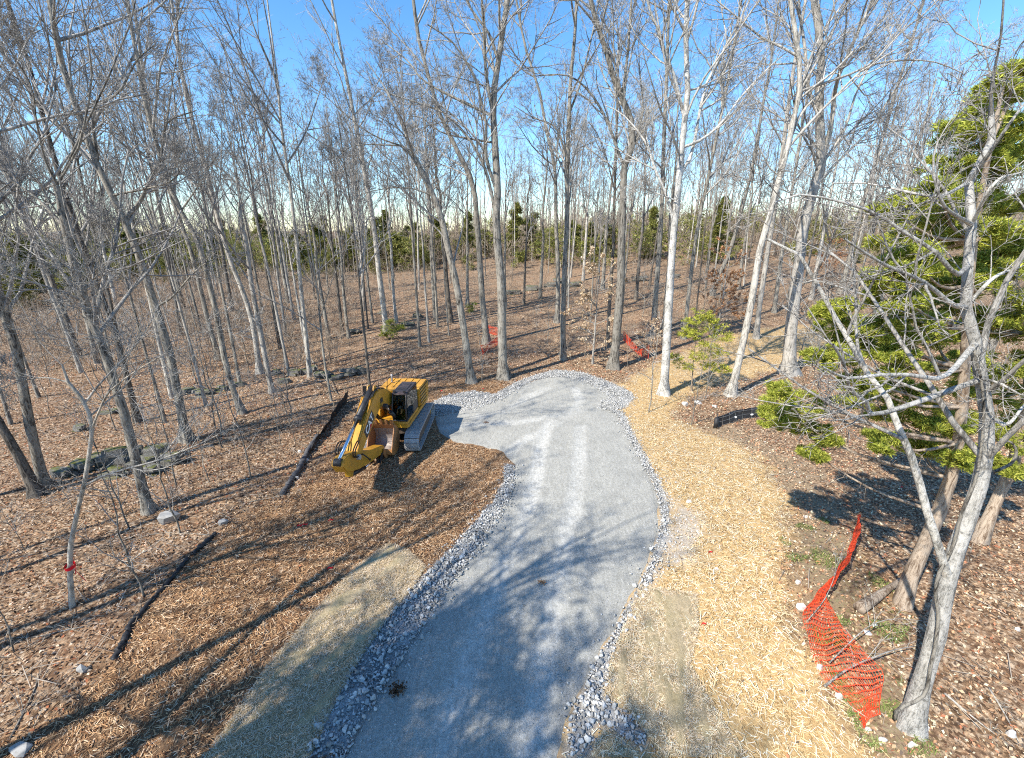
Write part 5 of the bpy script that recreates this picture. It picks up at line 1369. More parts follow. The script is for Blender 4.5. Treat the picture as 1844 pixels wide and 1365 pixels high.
door = pane('door_window', [(CX1 - .06, CY1 - .01, CZ0 + .08), (.64, CY1 - .01, CZ0 + .08), (.58, CY1 - .01, CZ1 - .06), (CXT - .04, CY1 - .01, CZ1 - .06)])
pane('rear_side_window', [(.58, CY1 - .01, CZ0 + .55), (CX0 + .1, CY1 - .01, CZ0 + .55), (CX0 + .1, CY1 - .01, CZ1 - .06), (.53, CY1 - .01, CZ1 - .06)])
pane('right_window', [(CX0 + .1, CY0 + .01, CZ0 + .1), (CX1 - .06, CY0 + .01, CZ0 + .1), (CXT - .04, CY0 + .01, CZ1 - .06), (CX0 + .1, CY0 + .01, CZ1 - .06)])
prism('side_panel', [(CX0 + .05, CZ0 + .02), (.6, CZ0 + .02), (.58, CZ0 + .54), (CX0 + .05, CZ0 + .54)], CY1 - .05, CY1 + .0, 'black', cab, .01)
tube('door_handle', [(.75, CY1 + .03, 2.0), (.75, CY1 + .05, 2.15), (.75, CY1 + .03, 2.3)], .015, 'black', cab, 6)
seat = prism('operator_seat', [(.0, 1.6), (.55, 1.6), (.55, 1.95), (.15, 1.98), (.02, 2.6), (-.12, 2.6), (-.1, 1.7)], .72, 1.2, 'black', cab, .04)
for yj in (.62, 1.28):
    box('console', .2, .85, yj - .08, yj + .08, 1.55, 2.05, 'black', cab, .02)
    tube('joystick', [(.8, yj, 2.05), (.86, yj, 2.3)], .025, 'black', cab, 6)
box('dash_monitor', 1.25, 1.3, .52, .72, 2.1, 2.3, 'black', cab, .01)

# boom, stick and cylinders
YS = 1.0
FT, BD, NS = np.array([.4, 1.98]), np.array([3.2, 3.15]), np.array([5.95, 1.72])
def arm(name, cent, half, w, mat, parent, bev=.03):
    cent = np.asarray(cent, float); C = smooth_line(cent, 15); hh = np.interp(np.linspace(0, 1, 15), np.linspace(0, 1, len(half)), half)
    T = np.gradient(C, axis=0); T /= np.linalg.norm(T, axis=1, keepdims=True); Nn = np.stack([-T[:, 1], T[:, 0]], 1)
    U, L_ = C + Nn * hh[:, None], C - Nn * hh[:, None]
    prof = [tuple(q) for q in U] + [tuple(q) for q in L_[::-1]]
    return prism(name, prof, -w / 2, w / 2, mat, parent, bev)
boom = arm('boom', [(.35, 1.92), (1.3, 2.58), (2.3, 3.1), (3.2, 3.2), (4.4, 2.6), (5.95, 1.72)], [.22, .32, .43, .48, .33, .2], .52, 'yellow', ex)
cyl_y('boom_pin', .4, 1.98, .13, -.42, .42, 'steel', ex, 14)
cyl_y('boom_pin', NS[0], NS[1], .12, -.38, .38, 'steel', ex, 14)
box('boom_step', 2.55, 2.85, .262, .28, 2.95, 3.18, 'black', boom, .005)
for yc in (-.48, .48):
    c_ = tube('boom_cylinder', [(1.2, yc, 1.35), (2.15, yc, 2.2)], .105, 'black', ex, 14)
    tube('rod', [(2.1, yc, 2.15), (2.8, yc, 2.8)], .055, 'chrome', c_, 12)
    cyl_y('rod_eye', 2.8, 2.8, .13, yc - .1, yc + .1, 'black', c_, 14)
TAIL, BPIN = np.array([7.15, 2.03]), np.array([2.95, .55])
sc_ = tube('stick_cylinder', [(3.1, 0, 3.82), (4.95, 0, 3.05)], .15, 'black', ex, 16)
tube('cylinder_collar', [(4.87, 0, 3.085), (5.03, 0, 3.02)], .175, 'black', sc_, 16)
tube('rod', [(4.95, 0, 3.05), (TAIL[0], 0, TAIL[1] + .1)], .075, 'chrome', sc_, 14)
cyl_y('rod_eye', TAIL[0], TAIL[1] + .08, .17, -.16, .16, 'black', sc_, 16)
for yb in (-.14, .14): prism('cylinder_bracket', [(2.75, 3.5), (2.95, 3.95), (3.2, 3.97), (3.5, 3.45)], yb - .025, yb + .025, 'yellow', boom, .01)
stick = prism('stick', [(7.3, 2.02), (7.2, 2.2), (6.85, 2.24), (6.1, 2.06), (4.6, 1.34), (3.0, .78), (2.85, .6), (2.92, .4), (3.1, .38), (4.6, .74), (5.9, 1.12), (6.5, 1.36), (7.05, 1.62)], -.25, .25, 'yellow', ex, .03)
bc = tube('bucket_cylinder', [(6.4, 0, 1.08), (4.9, 0, .58)], .11, 'black', ex, 14)
tube('rod', [(4.9, 0, .58), (3.75, 0, .28)], .05, 'chrome', bc, 10)
for yb in (-.3, .3):
    prism('link_arm', [(3.85, .22), (3.75, .14), (3.3, .42), (3.35, .56)], yb - .035, yb + .035, 'black', ex, .01)
    prism('tipping_link', [(3.85, .2), (3.72, .36), (3.05, .22), (3.05, .06)], yb * .7 - .03, yb * .7 + .03, 'black', ex, .01)
prism('stick_bracket', [(6.5, 1.32), (6.5, 1.06), (6.35, 1.02), (6.2, 1.2)], -.14, .14, 'yellow', stick, .01)
# bucket: shell, cheeks, lip and teeth; opening faces forward and up
shell = [(2.98, .52), (3.0, .28), (2.8, .1), (2.4, .04), (1.98, .16), (1.72, .5), (1.72, .9), (1.92, 1.28), (2.28, 1.62)]
def shell_strip(name, prof, th, y0, y1, mat, parent):
    P2 = smooth_line(np.array(prof), 24); T = np.gradient(P2, axis=0); T /= np.linalg.norm(T, axis=1, keepdims=True); Nn = np.stack([-T[:, 1], T[:, 0]], 1)
    In = P2 - Nn * th
    return prism(name, [tuple(q) for q in P2] + [tuple(q) for q in In[::-1]], y0, y1, mat, parent, .006)
BW = .64
bucket = shell_strip('bucket', shell, .035, -BW, BW, 'bucket', ex)
shell_strip('bucket_lining', [(2.93, .52), (2.94, .3), (2.76, .16), (2.4, .1), (2.02, .21), (1.785, .52), (1.785, .88), (1.97, 1.24)], .012, -BW + .04, BW - .04, 'bucket_in', bucket)
for sgn in (-1, 1):
    prism('cheek', [tuple(q) for q in smooth_line(np.array(shell), 20)], sgn * BW - .025, sgn * BW + .025, 'bucket', bucket, .006)
prism('lip', [(1.86, 1.2), (2.28, 1.64), (2.34, 1.6), (1.92, 1.16)], -BW - .02, BW + .02, 'bucket', bucket, .008)
for yt in np.linspace(-BW + .1, BW - .1, 5):
    prism('tooth', [(2.2, 1.5), (2.16, 1.62), (2.4, 1.9), (2.52, 1.93), (2.38, 1.62), (2.3, 1.52)], yt - .06, yt + .06, 'bucket', bucket, .012)
for yb in (-.33, .33): prism('bucket_ear', [(2.75, .25), (3.15, .68), (3.3, .45), (3.1, .1), (2.85, .0)], yb - .03, yb + .03, 'bucket', bucket, .01)
# hoses and pipes
for k, yh in enumerate((-.24, -.18, .18, .23)):
    tube('hydraulic_hose', [(.5, yh, 2.35), (1.4, yh, 3.0), (2.4, yh, 3.6), (3.2, yh, 3.76), (3.7, yh, 3.62)], .03, 'rubber', ex, 6, k=24)
    tube('hydraulic_pipe', [(3.7, yh, 3.62), (4.6, yh, 3.0), (5.6, yh, 2.3)], .024, 'yellow', ex, 6, k=14)
    tube('hydraulic_hose', [(5.6, yh, 2.3), (6.05, yh * 1.8, 2.45), (6.45, yh * 1.8, 2.25), (6.3, yh * 1.6, 1.9), (5.7, yh * 1.4, 1.7)], .03, 'rubber', ex, 6, k=20)
tube('hydraulic_hose', [(3.0, .2, 3.78), (3.9, .2, 3.6), (4.7, .17, 3.3)], .025, 'rubber', ex, 6, k=14)
tube('hydraulic_hose', [(5.7, .34, 1.75), (5.5, .5, 1.45), (5.2, .45, 1.15), (4.8, .3, 1.0)], .03, 'rubber', ex, 6, k=16)
for k, (xw, zw) in enumerate([(2.6, 3.62), (2.1, 3.45)]): box('boom_light', xw - .08, xw + .08, -.42, -.32, zw - .25, zw - .08, 'black', ex, .01)
for j in range(7):
    a = rng(60 + j); tube('hydraulic_hose', [(.7 + a.uniform(0, .2), a.uniform(-.3, .3), 1.5), (1.2, a.uniform(-.35, .35), 1.9 + a.uniform(0, .3)), (1.5, a.uniform(-.3, .3), 2.3), (1.0, a.uniform(-.25, .25), 2.6)], .025, 'rubber', ex, 6, k=16)
# lettering on the boom side facing the drive
cu = bpy.data.curves.new('boom_lettering', 'FONT'); cu.body = 'CAT'; cu.size = .52; cu.extrude = .004; cu.align_x = 'CENTER'; cu.align_y = 'CENTER'; cu.offset = .012
_t = bpy.data.objects.new('lettering_source', cu); COL.objects.link(_t); bpy.context.view_layer.update()
cu = bpy.data.meshes.new_from_object(_t.evaluated_get(bpy.context.evaluated_depsgraph_get())); bpy.data.objects.remove(_t); cu.materials.clear(); cu.materials.append(M['white'])
def on_boom(name, data, x_, z_, ang, yo):
    o = link(name, data, ex)
    mx = Matrix.Rotation(SW, 4, 'Z') @ Matrix.Translation((x_, yo, z_)) @ Matrix.Rotation(math.pi, 4, 'Z') @ Matrix.Rotation(math.pi / 2, 4, 'X') @ Matrix.Rotation(ang, 4, 'Z')
    o.matrix_local = mx
    return o
# boom side (y=+) seen from the left of the machine
bl = math.atan2(1.72 - 2.66, 5.95 - 4.3)
on_boom('boom_lettering', cu, 4.4, 2.56, -bl, .276)
bm = bmesh.new(); A = [bm.verts.new(q) for q in ((-.62, -.25, 0), (.62, -.25, 0), (.62, .25, 0), (-.62, .25, 0))]; bm.faces.new(A)
r_ = bmesh.ops.extrude_face_region(bm, geom=bm.faces[:]); bmesh.ops.translate(bm, verts=[v for v in r_['geom'] if isinstance(v, bmesh.types.BMVert)], vec=(0, 0, .003))
me = bpy.data.meshes.new('decal_plate'); bm.to_mesh(me); bm.free(); me.materials.append(M['black'])
on_boom('decal_plate', me, 4.4, 2.56, -bl, .264)
bm = bmesh.new(); A = [bm.verts.new(q) for q in ((-.2, -.25, 0), (.2, -.25, 0), (0, .02, 0))]; bm.faces.new(A); r_ = bmesh.ops.extrude_face_region(bm, geom=bm.faces[:]); bmesh.ops.translate(bm, verts=[v for v in r_['geom'] if isinstance(v, bmesh.types.BMVert)], vec=(0, 0, .003))
me = bpy.data.meshes.new('decal_triangle'); bm.to_mesh(me); bm.free(); me.materials.append(M['red'])
on_boom('decal_triangle', me, 4.4, 2.56, -bl, .269)
# ------------------------------------------------------------------ orange safety fences
m, nt, b = nmat('orange_plastic', .55, spec=.4)
c = ramp(nt, noise(nt, 6, 3, .6, pos(nt)), [(.3, (.62, .045, .012)), (.7, (.85, .10, .03))]); nt.links.new(c, b.inputs['Base Color']); M['orange'] = m
def net(label, A, B, nu, nv, ra, rb, seed, sag=.05, posts=()):
    """netting between two edge lines A and B: nu bands across, nv strands along"""
    r = rng(seed); A = smooth_line(A, nu); B = smooth_line(B, nu)
    t = np.linspace(0, 1, nv)[None, :, None]
    G = A[:, None] * (1 - t) + B[:, None] * t
    U, Vv = np.meshgrid(np.arange(nu), np.linspace(0, 1, nv), indexing='ij')
    G = G + np.stack([sag * .6 * np.sin(U * .9 + Vv * 4), sag * .6 * np.cos(U * .7 + Vv * 5), sag * (np.sin(U * .55 + Vv * 6) + .7 * np.sin(Vv * 9 + U * .2)) * np.sin(Vv * math.pi)], -1) + r.normal(0, sag * .12, G.shape)
    G[..., 2] = np.maximum(G[..., 2], g(G[..., 0], G[..., 1]) + .03)
    base = G[0, 0].copy()
    o = thing('safety_fence', label, 'fence', base); G = G - base
    acc = Acc(); acc.add(*tubes(G, np.full(G.shape[:2], ra), 4)); link('cross_bands', acc.mesh('cross_bands', M['orange'], True), o)
    acc = Acc(); Gt = G.transpose(1, 0, 2); acc.add(*tubes(Gt, np.full(Gt.shape[:2], rb), 4)); link('long_strands', acc.mesh('long_strands', M['orange'], True), o)
    return o, G + base
def edge(pts):
    return np.array([gp(a, b_, h) for a, b_, h in pts])
EA = edge([(1545, 930, .15), (1530, 985, .1), (1500, 1040, .1), (1449, 1098, .05), (1459, 1160, .05), (1480, 1222, .05), (1525, 1258, .05), (1553, 1310, .05)])
EB = edge([(1550, 926, 1.0), (1546, 965, .8), (1526, 1015, .7), (1490, 1072, .5), (1520, 1130, .5), (1550, 1168, .5), (1588, 1208, .55), (1584, 1282, .3)])
net('crumpled orange mesh safety fence lying beside the straw in the right foreground', EA, EB, 52, 24, .015, .006, 3, .06)
EA = edge([(866, 640, .02), (880, 630, .02), (898, 620, .02), (905, 608, .02), (880, 600, .02)]); EB = EA + np.array([[0, 0, 1.0]]) * np.array([[.9], [.7], [.9], [.8], [.9]])
net('orange mesh fence piece behind the large turnaround tree', EA, EB, 46, 16, .011, .009, 4, .1)
EA = edge([(1122, 612, .02), (1136, 626, .02), (1152, 640, .02), (1167, 646, .02)]); EB = EA + np.array([[0, 0, 1.0]]) * np.array([[.95], [.75], [.6], [1.3]])
net('orange mesh fence piece right of the spotted stout trunk', EA, EB, 44, 14, .012, .010, 5, .08)
EA = edge([(1124, 612, .02), (1150, 603, .02), (1188, 592, .02)]); EB = EA + np.array([[0, 0, 1.0]]) * np.array([[.9], [.8], [.9]])
net('faint sheer orange mesh fence running uphill from the spotted trunk', EA, EB, 40, 12, .004, .004, 6, .06)

# ------------------------------------------------------------------ silt fences
M['fabric'] = flat_mat('black_silt_fabric', (.018, .018, .02), .6, 0, .4, .5, (.09, .085, .08), 5)
M['fabric_grey'] = flat_mat('dusty_silt_fabric', (.075, .075, .08), .8, 0, .3, .7, (.2, .19, .18), 7)
M['stake'] = bark_mat('wood_stake', (.2, .14, .08), (.45, .34, .22))
M['wire'] = flat_mat('fence_wire', (.5, .5, .48), .4, .6, .4, .2)
def fabric(base, hts, lean, n, seed, o, mat='fabric', nv=6, name='fabric'):
    r = rng(seed); P = smooth_line(base, n); h = np.interp(np.linspace(0, 1, n), np.linspace(0, 1, len(hts)), hts)
    T = np.gradient(P, axis=0); T[:, 2] = 0; T = unit(T); Nn = np.stack([-T[:, 1], T[:, 0], 0 * T[:, 0]], 1)
    V = []
    for j in range(nv):
        v = j / (nv - 1)
        V.append(P + np.array([0, 0, 1.]) * (h * v)[:, None] + Nn * (lean * v + .04 * np.sin(np.arange(n) * .9 + v * 3) + r.normal(0, .012, n))[:, None])
    V = np.array(V).transpose(1, 0, 2)
    V2 = V + Nn[:, None] * .006
    idx = np.arange(n * nv).reshape(n, nv)
    def q(I): return np.stack([I[:-1, :-1], I[1:, :-1], I[1:, 1:], I[:-1, 1:]], -1).reshape(-1, 4)
    VV = np.concatenate([V.reshape(-1, 3), V2.reshape(-1, 3)])
    top = np.stack([idx[:-1, -1], idx[1:, -1], idx[1:, -1] + n * nv, idx[:-1, -1] + n * nv], -1)
    link(name, np_mesh(name, VV - np.array(o.location), [q(idx), q(idx + n * nv)[:, ::-1], top], M[mat], None, True), o)
    return V
def roll(name, pts, r0, o, mat, seed, lift=.1):
    r = rng(seed); P = edge([(a, b_, lift) for a, b_ in pts]); Pl = smooth_line(P, 34); Pl += r.normal(0, .015, Pl.shape)
    R = r0 * (1 + .18 * r.normal(size=34)); V, Fq = tubes((Pl - np.array(o.location))[None], R[None], 9, True)
    V = V + r.normal(0, .012, V.shape)
    return link(name, np_mesh(name, V, Fq, M[mat], None, True), o)
b0 = gp(623, 724)
o = thing('silt_fence', 'standing black silt fence with a grey rolled end left of the excavator', 'fence', b0)
fabric(np.array([gp(*q) for q in ((623, 724), (612, 738), (600, 752), (585, 775), (568, 795), (552, 818), (545, 832))]), [.8, .75, .65, .5, .4, .3, .2], .2, 40, 1, o)
roll('rolled_fabric', [(572, 785), (556, 808), (546, 828), (538, 845), (528, 858)], .11, o, 'fabric_grey', 4, .14)
roll('rolled_fabric', [(530, 855), (524, 865), (517, 876), (508, 889)], .10, o, 'fabric_grey', 5, .1)
for q, h in (((623, 724), 1.15), ((602, 750), .95), ((572, 790), .7)):
    p_ = gp(*q) - b0; V, Fq = line_tube([p_ + np.array([.03, .03, -.1]), p_ + np.array([.06, .03, h])], .028, 4); link('stake', np_mesh('stake', V, Fq, M['stake'], None, False), o)
b0 = gp(385, 964)
o = thing('silt_fence', 'collapsed black silt fabric snaking along the mulch edge at lower left', 'fence', b0)
roll('rolled_fabric', [(386, 962), (375, 972), (360, 985), (345, 998)], .07, o, 'fabric', 6, .07)
roll('rolled_fabric', [(338, 1004), (318, 1030), (300, 1052), (282, 1070), (262, 1092), (248, 1112)], .06, o, 'fabric', 7, .06)
roll('rolled_fabric', [(250, 1108), (238, 1118), (226, 1145), (214, 1170), (204, 1188)], .07, o, 'fabric', 8, .06)
b0 = gp(1289, 770)
o = thing('silt_fence', 'black wire backed silt fence half hidden by the low cedar branch', 'fence', b0)
base = np.array([gp(*q) for q in ((1289, 770), (1305, 765), (1330, 757), (1360, 752), (1390, 750), (1425, 748), (1470, 736), (1520, 724), (1560, 716))])
Vf = fabric(base, [.62, .66, .66, .62, .6, .6, .6, .6], .12, 44, 9, o)
acc = Acc()
W_ = Vf - b0 + np.array([0, -.02, .03])
acc.add(*tubes(W_[::2], np.full(W_[::2].shape[:2], .006), 4)); acc.add(*tubes(W_.transpose(1, 0, 2)[::2], np.full((3, 44), .006), 4)); link('wire_mesh', acc.mesh('wire_mesh', M['wire'], True), o)
for k, s in enumerate((0, 14, 28, 43)):
    p_ = Vf[s, 0] - b0; V, Fq = line_tube([p_ + np.array([0, .05, -.1]), p_ + np.array([0, .08, .85])], .03, 4); link('post', np_mesh('post', V, Fq, M['black'], None, False), o)
p_ = Vf[0, 0] - b0
V, Fq = line_tube([p_ + np.array([-.05, -.05, 0]), p_ + np.array([-.05, -.02, .62])], .13, 9); link('rolled_end', np_mesh('rolled_end', V, Fq, M['fabric'], None, True), o)
for k in range(5):
    p_ = (Vf[6 + k * 4, 2] - b0) + np.array([0, -.045, 0]); bm = bmesh.new(); bmesh.ops.create_circle(bm, cap_ends=True, radius=.06, segments=10)
    for v in bm.verts: v.co = Vector((v.co.x * 1.6, 0, v.co.y))
    r_ = bmesh.ops.extrude_face_region(bm, geom=bm.faces[:]); bmesh.ops.translate(bm, verts=[v for v in r_['geom'] if isinstance(v, bmesh.types.BMVert)], vec=(0, -.004, 0))
    me = bpy.data.meshes.new('print_mark'); bm.to_mesh(me); bm.free(); me.materials.append(M['white']); link('print_mark', me, o, tuple(p_))

# ------------------------------------------------------------------ rocks
m, nt, b = nmat('mossy_limestone', .95, spec=.15)
n1 = noise(nt, 2.5, 6, .7, pos(nt)); n2 = noise(nt, 14, 5, .7, pos(nt))
c = ramp(nt, n2, [(.3, (.06, .056, .05)), (.55, (.19, .182, .165)), (.75, (.38, .365, .335))])
up_ = nt.nodes.new('ShaderNodeSeparateXYZ'); nt.links.new(nt.nodes.new('ShaderNodeNewGeometry').outputs['Normal'], up_.inputs[0])
mm = nt.nodes.new('ShaderNodeMath'); mm.operation = 'MULTIPLY'; nt.links.new(ramp(nt, up_.outputs[2], [(.1, (0, 0, 0)), (.6, (1, 1, 1))]), mm.inputs[0]); nt.links.new(ramp(nt, n1, [(.42, (0, 0, 0)), (.55, (.9,) * 3)]), mm.inputs[1])
c = mix(nt, mm.outputs[0], c, mix(nt, n2, (.04, .055, .01), (.17, .17, .035)))
nt.links.new(c, b.inputs['Base Color']); bump(nt, b, n2, .8, .04); M['moss'] = m
M['limestone'] = flat_mat('pale_limestone', (.62, .60, .56), .9, 0, .2, .6, (.34, .30, .25), 5)
M['greyrock'] = flat_mat('grey_limestone', (.33, .325, .31), .9, 0, .2, .6, (.14, .12, .10), 5)
def slab_mesh(seed, mat):
    r = rng(seed); me = bpy.data.meshes.new('rock'); bm = bmesh.new()
    for layer in range(3):                      # a weathered ledge block breaks along its bedding planes
        z0, z1 = -.5 + layer * .34, -.5 + layer * .34 + .31
        ox, oy, w, d_ = r.normal(0, .06), r.normal(0, .06), r.uniform(.78, 1.0), r.uniform(.78, 1.0)
        n = 9; an = np.sort(r.uniform(0, 6.283, n)); rad = r.uniform(.42, .55, n)
        pts = [(ox + w * math.copysign(abs(math.cos(t)) ** .55, math.cos(t)) * q, oy + d_ * math.copysign(abs(math.sin(t)) ** .55, math.sin(t)) * q) for t, q in zip(an, rad)]
        b2 = bmesh.new()
        for p_ in pts:
            b2.verts.new((p_[0], p_[1], z0 + r.normal(0, .02))); b2.verts.new((p_[0] * r.uniform(.9, 1), p_[1] * r.uniform(.9, 1), z1 + r.normal(0, .03)))
        bmesh.ops.convex_hull(b2, input=b2.verts); tmp = bpy.data.meshes.new('t'); b2.to_mesh(tmp); b2.free(); bm.from_mesh(tmp); bpy.data.meshes.remove(tmp)
    bm.to_mesh(me); bm.free(); me.materials.append(mat)
    return me
RK = [slab_mesh(400 + k, M['moss']) for k in range(7)]
RP = [hull_mesh('rock', 420 + k, 18, M['limestone'], (1, 1, 1)) for k in range(4)]
RG = [hull_mesh('rock', 430 + k, 22, M['greyrock'], (1, 1, 1)) for k in range(3)]
for me in RK + RP + RG:
    bm = bmesh.new(); bm.from_mesh(me); bmesh.ops.bevel(bm, geom=list(bm.edges), offset=.015, segments=1, affect='EDGES', clamp_overlap=True); bm.to_mesh(me); bm.free()
def rock(label, px, w, h, kind, seed, group=None, dep=.6, sink=.25):
    b_ = gp(*px); sc1 = proj(b_)[2] / F; r = rng(800 + seed)
    o = link('rock', kind[seed % len(kind)]); W1 = w * sc1
    o.scale = (W1, W1 * dep, h * sc1 * 1.25); o.location = (b_[0], b_[1], b_[2] + h * sc1 * 1.25 * (.5 - sink)); o.rotation_euler = (r.normal(0, .05), r.normal(0, .05), r.uniform(-.35, .35) + (math.pi if r.random() < .5 else 0))
    return tag(o, label, 'rock', group)
ORD = ['first', 'second', 'third', 'fourth', 'fifth', 'sixth', 'seventh', 'eighth', 'ninth', 'tenth', 'eleventh']
LA = [(118, 858, 46, 16), (150, 850, 52, 22), (186, 842, 44, 24), (216, 836, 50, 30), (256, 842, 60, 20), (246, 826, 46, 24), (284, 832, 56, 30), (312, 836, 44, 22), (200, 858, 60, 14), (276, 852, 50, 16)]
for k, (a, b_, w, h) in enumerate(sorted(LA)):
    rock(f'{ORD[k]} mossy slab from the left in the big ledge at left', (a, b_), w * .85, h * 1.1, RK, k, 'slabs of the big mossy ledge')
LB = [(497, 675, 20, 10), (512, 690, 24, 9), (530, 676, 30, 12), (556, 672, 34, 14), (584, 680, 34, 12), (606, 684, 26, 9), (628, 676, 32, 14), (654, 672, 28, 12)]
for k, (a, b_, w, h) in enumerate(LB):
    rock(f'{ORD[k]} slab from the left in the low ledge behind the silt fence', (a, b_), w, h, RK, k + 3, 'slabs of the low ledge behind the silt fence')
LC = [(340, 708, 30, 10), (366, 712, 36, 11), (398, 704, 30, 9), (430, 696, 26, 8), (145, 775, 26, 12), (196, 745, 34, 9)]
for k, (a, b_, w, h) in enumerate(LC):
    rock(['flat mossy slab behind the yellowish limb tree', 'flat mossy slab right of the yellowish limb tree', 'flat mossy slab left of the nearest ledge tree', 'small mossy slab touching the nearest ledge tree', 'small mossy stone pair left of the crooked pale tree', 'flat stone behind the crooked pale tree'][k], (a, b_), w, h, RK, k + 1)
LD = [(925, 530, 30, 8), (958, 522, 36, 8), (990, 516, 28, 8), (1012, 510, 30, 10), (1036, 516, 26, 8), (1150, 505, 30, 8), (1215, 500, 26, 7), (750, 572, 22, 7), (735, 588, 26, 8), (690, 566, 20, 6), (640, 600, 24, 7)]
for k, (a, b_, w, h) in enumerate(sorted(LD)):
    rock(f'{ORD[k]} mossy outcrop stone from the left on the back slope', (a, b_), w, h, RK, k, 'outcrop stones on the back slope')
rock('rounded grey boulder near the foot of the wide forked tree', (305, 940), 44, 26, RG, 0)
rock('grey stone alone in the lower left leaf litter', (150, 1208), 22, 15, RG, 1)
rock('pale bluish rock at the bottom left corner', (38, 1352), 46, 14, RG, 2)
rock('small grey stone left of the rounded boulder', (402, 944), 22, 12, RG, 3)
for k, (a, b_, w, h, lab) in enumerate([(1233, 730, 14, 8, 'grey rock left of the pair by the thin pale sapling'), (1256, 727, 17, 7, 'long pale rock beside the thin pale sapling'), (1286, 734, 10, 6, 'small white rock left of the wire backed silt fence'), (1442, 1096, 20, 12, 'white rock at the top corner of the broad orange fence'),
        (1436, 1050, 12, 7, 'small white rock above the broad orange fence'), (1450, 932, 9, 5, 'tiny white rock on the soil right of the straw'), (1475, 1205, 14, 12, 'white rock at the left side of the orange fence'), (1510, 1256, 16, 10, 'white rock under the lower left of the orange fence'), (1562, 1316, 14, 8, 'white rock below the orange fence tip'),
        (1562, 1142, 16, 8, 'white rock right of the orange fence, upper one'), (1575, 1128, 12, 6, 'small pale rock above the upper white one by the fence'), (1660, 1312, 24, 14, 'grey white rock at the foot of the white barked tree'), (1590, 1335, 18, 9, 'pale rock left of the white barked tree foot'), (1640, 1345, 16, 14, 'pale rock just below the white barked tree foot'),
        (1820, 1325, 20, 14, 'pale rock near the bottom right corner'), (1832, 1135, 12, 7, 'small pale rock at the right edge'), (540, 815, 10, 6, 'flat grey rock beside the rolled silt fabric'), (552, 830, 10, 6, 'white rock below the rolled silt fabric'), (535, 862, 8, 6, 'small white rock beside the lower roll'), (1290, 1026, 9, 5, 'small white rock on the straw'), (1240, 905, 12, 6, 'white rock where the straw meets the drive')]):
    rock(lab, (a, b_), w, h, RP, k)

# ------------------------------------------------------------------ ribbon, flags, leaf clump, vapour trail
m, nt, b = nmat('red_ribbon', .5); b.inputs['Base Color'].default_value = (.75, .015, .03, 1); M['ribbon'] = m
tb_ = gp(130, 1092)
o = thing('ribbon', 'red marking ribbon tied round the crooked pale young tree', 'ribbon', tb_)
cpt = at(127, 1022, tb_[1]); rr_ = .13
ring = np.array([cpt + np.array([math.cos(a) * rr_, math.sin(a) * rr_, .03 * math.sin(a)]) for a in np.linspace(0, 2 * math.pi, 14)]) - tb_
def ribbon(P, w, name):
    P = np.asarray(P); n = len(P); up2 = np.array([0, 0, 1.]) * w
    V = np.concatenate([P, P + up2, P + np.array([.004, -.004, 0]), P + up2 + np.array([.004, -.004, 0])]); i = np.arange(n - 1)
    Fq = np.concatenate([np.stack([i, i + 1, i + 1 + n, i + n], 1), np.stack([i + 2 * n, i + 3 * n, i + 1 + 3 * n, i + 1 + 2 * n], 1)])
    link(name, np_mesh(name, V, [Fq], M['ribbon'], None, True), o)
ribbon(ring, .10, 'band')
ribbon(smooth_line(np.array([at(a, b_, tb_[1] - .15) for a, b_ in ((132, 1005), (134, 1025), (140, 1032), (150, 1042), (156, 1048))]) - tb_, 14), .05, 'tail')
ribbon(smooth_line(np.array([at(a, b_, tb_[1] - .15) for a, b_ in ((132, 1010), (137, 1022), (136, 1036))]) - tb_, 10), .06, 'tail')
FL = [(868, 702, 'beside the turnaround tree'), (535, 950, 'left of centre on the brown mulch'), (592, 940, 'right of the first on the brown mulch'), (545, 948, 'on the brown mulch below the silt fence'), (590, 1027, 'above the olive blanket'), (1275, 998, 'on the golden straw'), (1262, 1128, 'at the right edge of the pale blanket'), (793, 706, 'behind the excavator'), (1620, 880, 'under the cedar')]
for k, (a, b_, lab) in enumerate(FL):
    p_ = gp(a, b_); r = rng(90 + k)
    o = thing('marking_flag', 'tiny red plastic marker scrap ' + lab, 'marker', p_)
    ribbon(smooth_line(np.array([(0, 0, .03), (.06, .03, .08), (.13, .02, .05), (.18, .06, .07)]), 8), .05, 'scrap')
p_ = gp(715, 1245); r = rng(95); n = 160
q = r.normal(0, .09, (n, 2)); hgt = np.abs(r.normal(.05, .03, n)) + .02
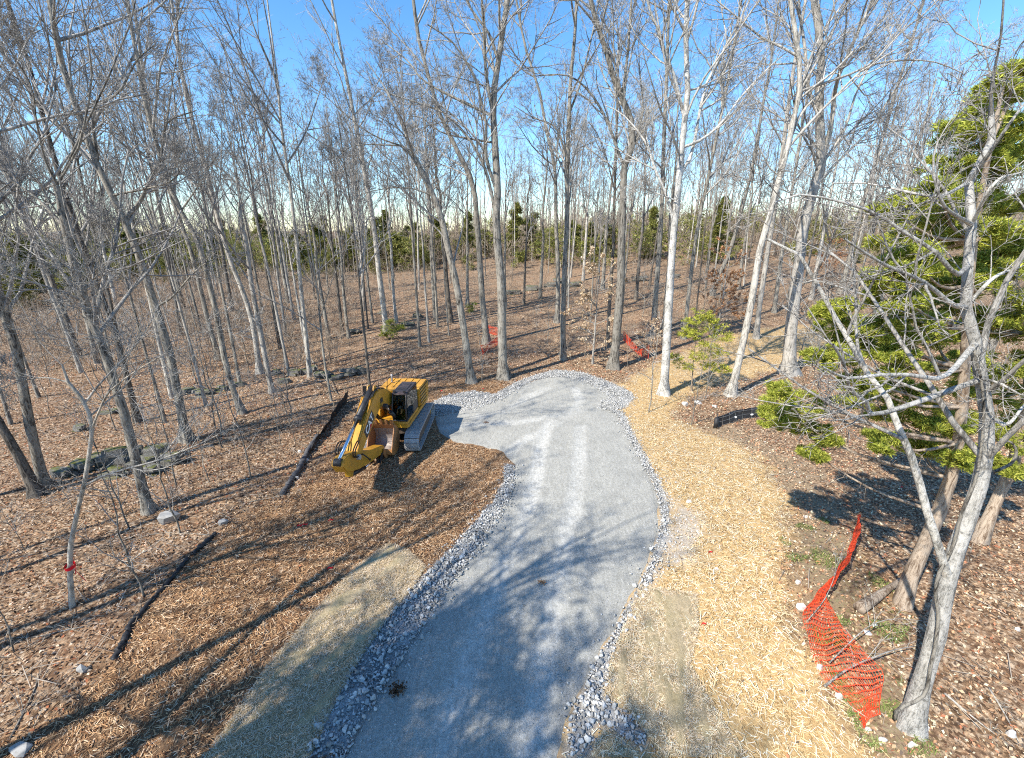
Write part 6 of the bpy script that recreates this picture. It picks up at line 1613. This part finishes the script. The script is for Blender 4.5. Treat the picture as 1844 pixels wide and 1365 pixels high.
V, Fq, C = leaves_acc(q, r.uniform(.05, .1, n), r, np.array([(.12, .06, .03), (.2, .11, .06), (.06, .035, .02)]), 0, .5, z=hgt); ac = Acc(); ac.add(V, [Fq], C)
tag(link('leaf_clump', ac.mesh('leaf_clump', M['leaf'], False), None, tuple(p_)), 'clump of dead brown leaves lying on the lower drive', 'leaves')
for k, (a, b_, lab) in enumerate([(975, 1052, 'small brown leaf clump on the middle of the drive'), (875, 762, 'small brown leaf clump near the excavator shadow')]):
    p_ = gp(a, b_); n = 40; q = r.normal(0, .08, (n, 2)); V, Fq, C = leaves_acc(q, r.uniform(.05, .1, n), r, np.array([(.3, .16, .08), (.4, .24, .13)]), 0, .5, z=np.abs(r.normal(.03, .02, n)) + .03); ac = Acc(); ac.add(V, [Fq], C)
    tag(link('leaf_clump', ac.mesh('leaf_clump', M['leaf'], False), None, tuple(p_)), lab, 'leaves')
# vapour trail high in the sky
m = bpy.data.materials.new('vapour'); m.use_nodes = True; nt = m.node_tree; nt.nodes.clear()
df = nt.nodes.new('ShaderNodeBsdfDiffuse'); df.inputs[0].default_value = (.9, .9, .92, 1); tr_ = nt.nodes.new('ShaderNodeBsdfTransparent'); ms = nt.nodes.new('ShaderNodeMixShader'); mo = nt.nodes.new('ShaderNodeOutputMaterial')
lw = nd(nt, 'ShaderNodeLayerWeight', Blend=.35)
inv = nt.nodes.new('ShaderNodeMath'); inv.operation = 'MULTIPLY_ADD'; inv.inputs[1].default_value = -.16; inv.inputs[2].default_value = .16; nt.links.new(lw.outputs['Facing'], inv.inputs[0])
nt.links.new(inv.outputs[0], ms.inputs[0]); nt.links.new(tr_.outputs[0], ms.inputs[1]); nt.links.new(df.outputs[0], ms.inputs[2]); nt.links.new(ms.outputs[0], mo.inputs[0])
pa, pb = at(380, 75, 9000.0), at(492, 26, 9400.0)
V, Fq = line_tube([pa, (pa + pb) / 2, pb], [26, 20, 5], 8, 12)
o = link('vapour_trail', np_mesh('vapour_trail', V, Fq, m, None, True)); o.visible_shadow = True
tag(o, 'faint white aircraft vapour trail in the blue sky at upper left', 'vapour trail')
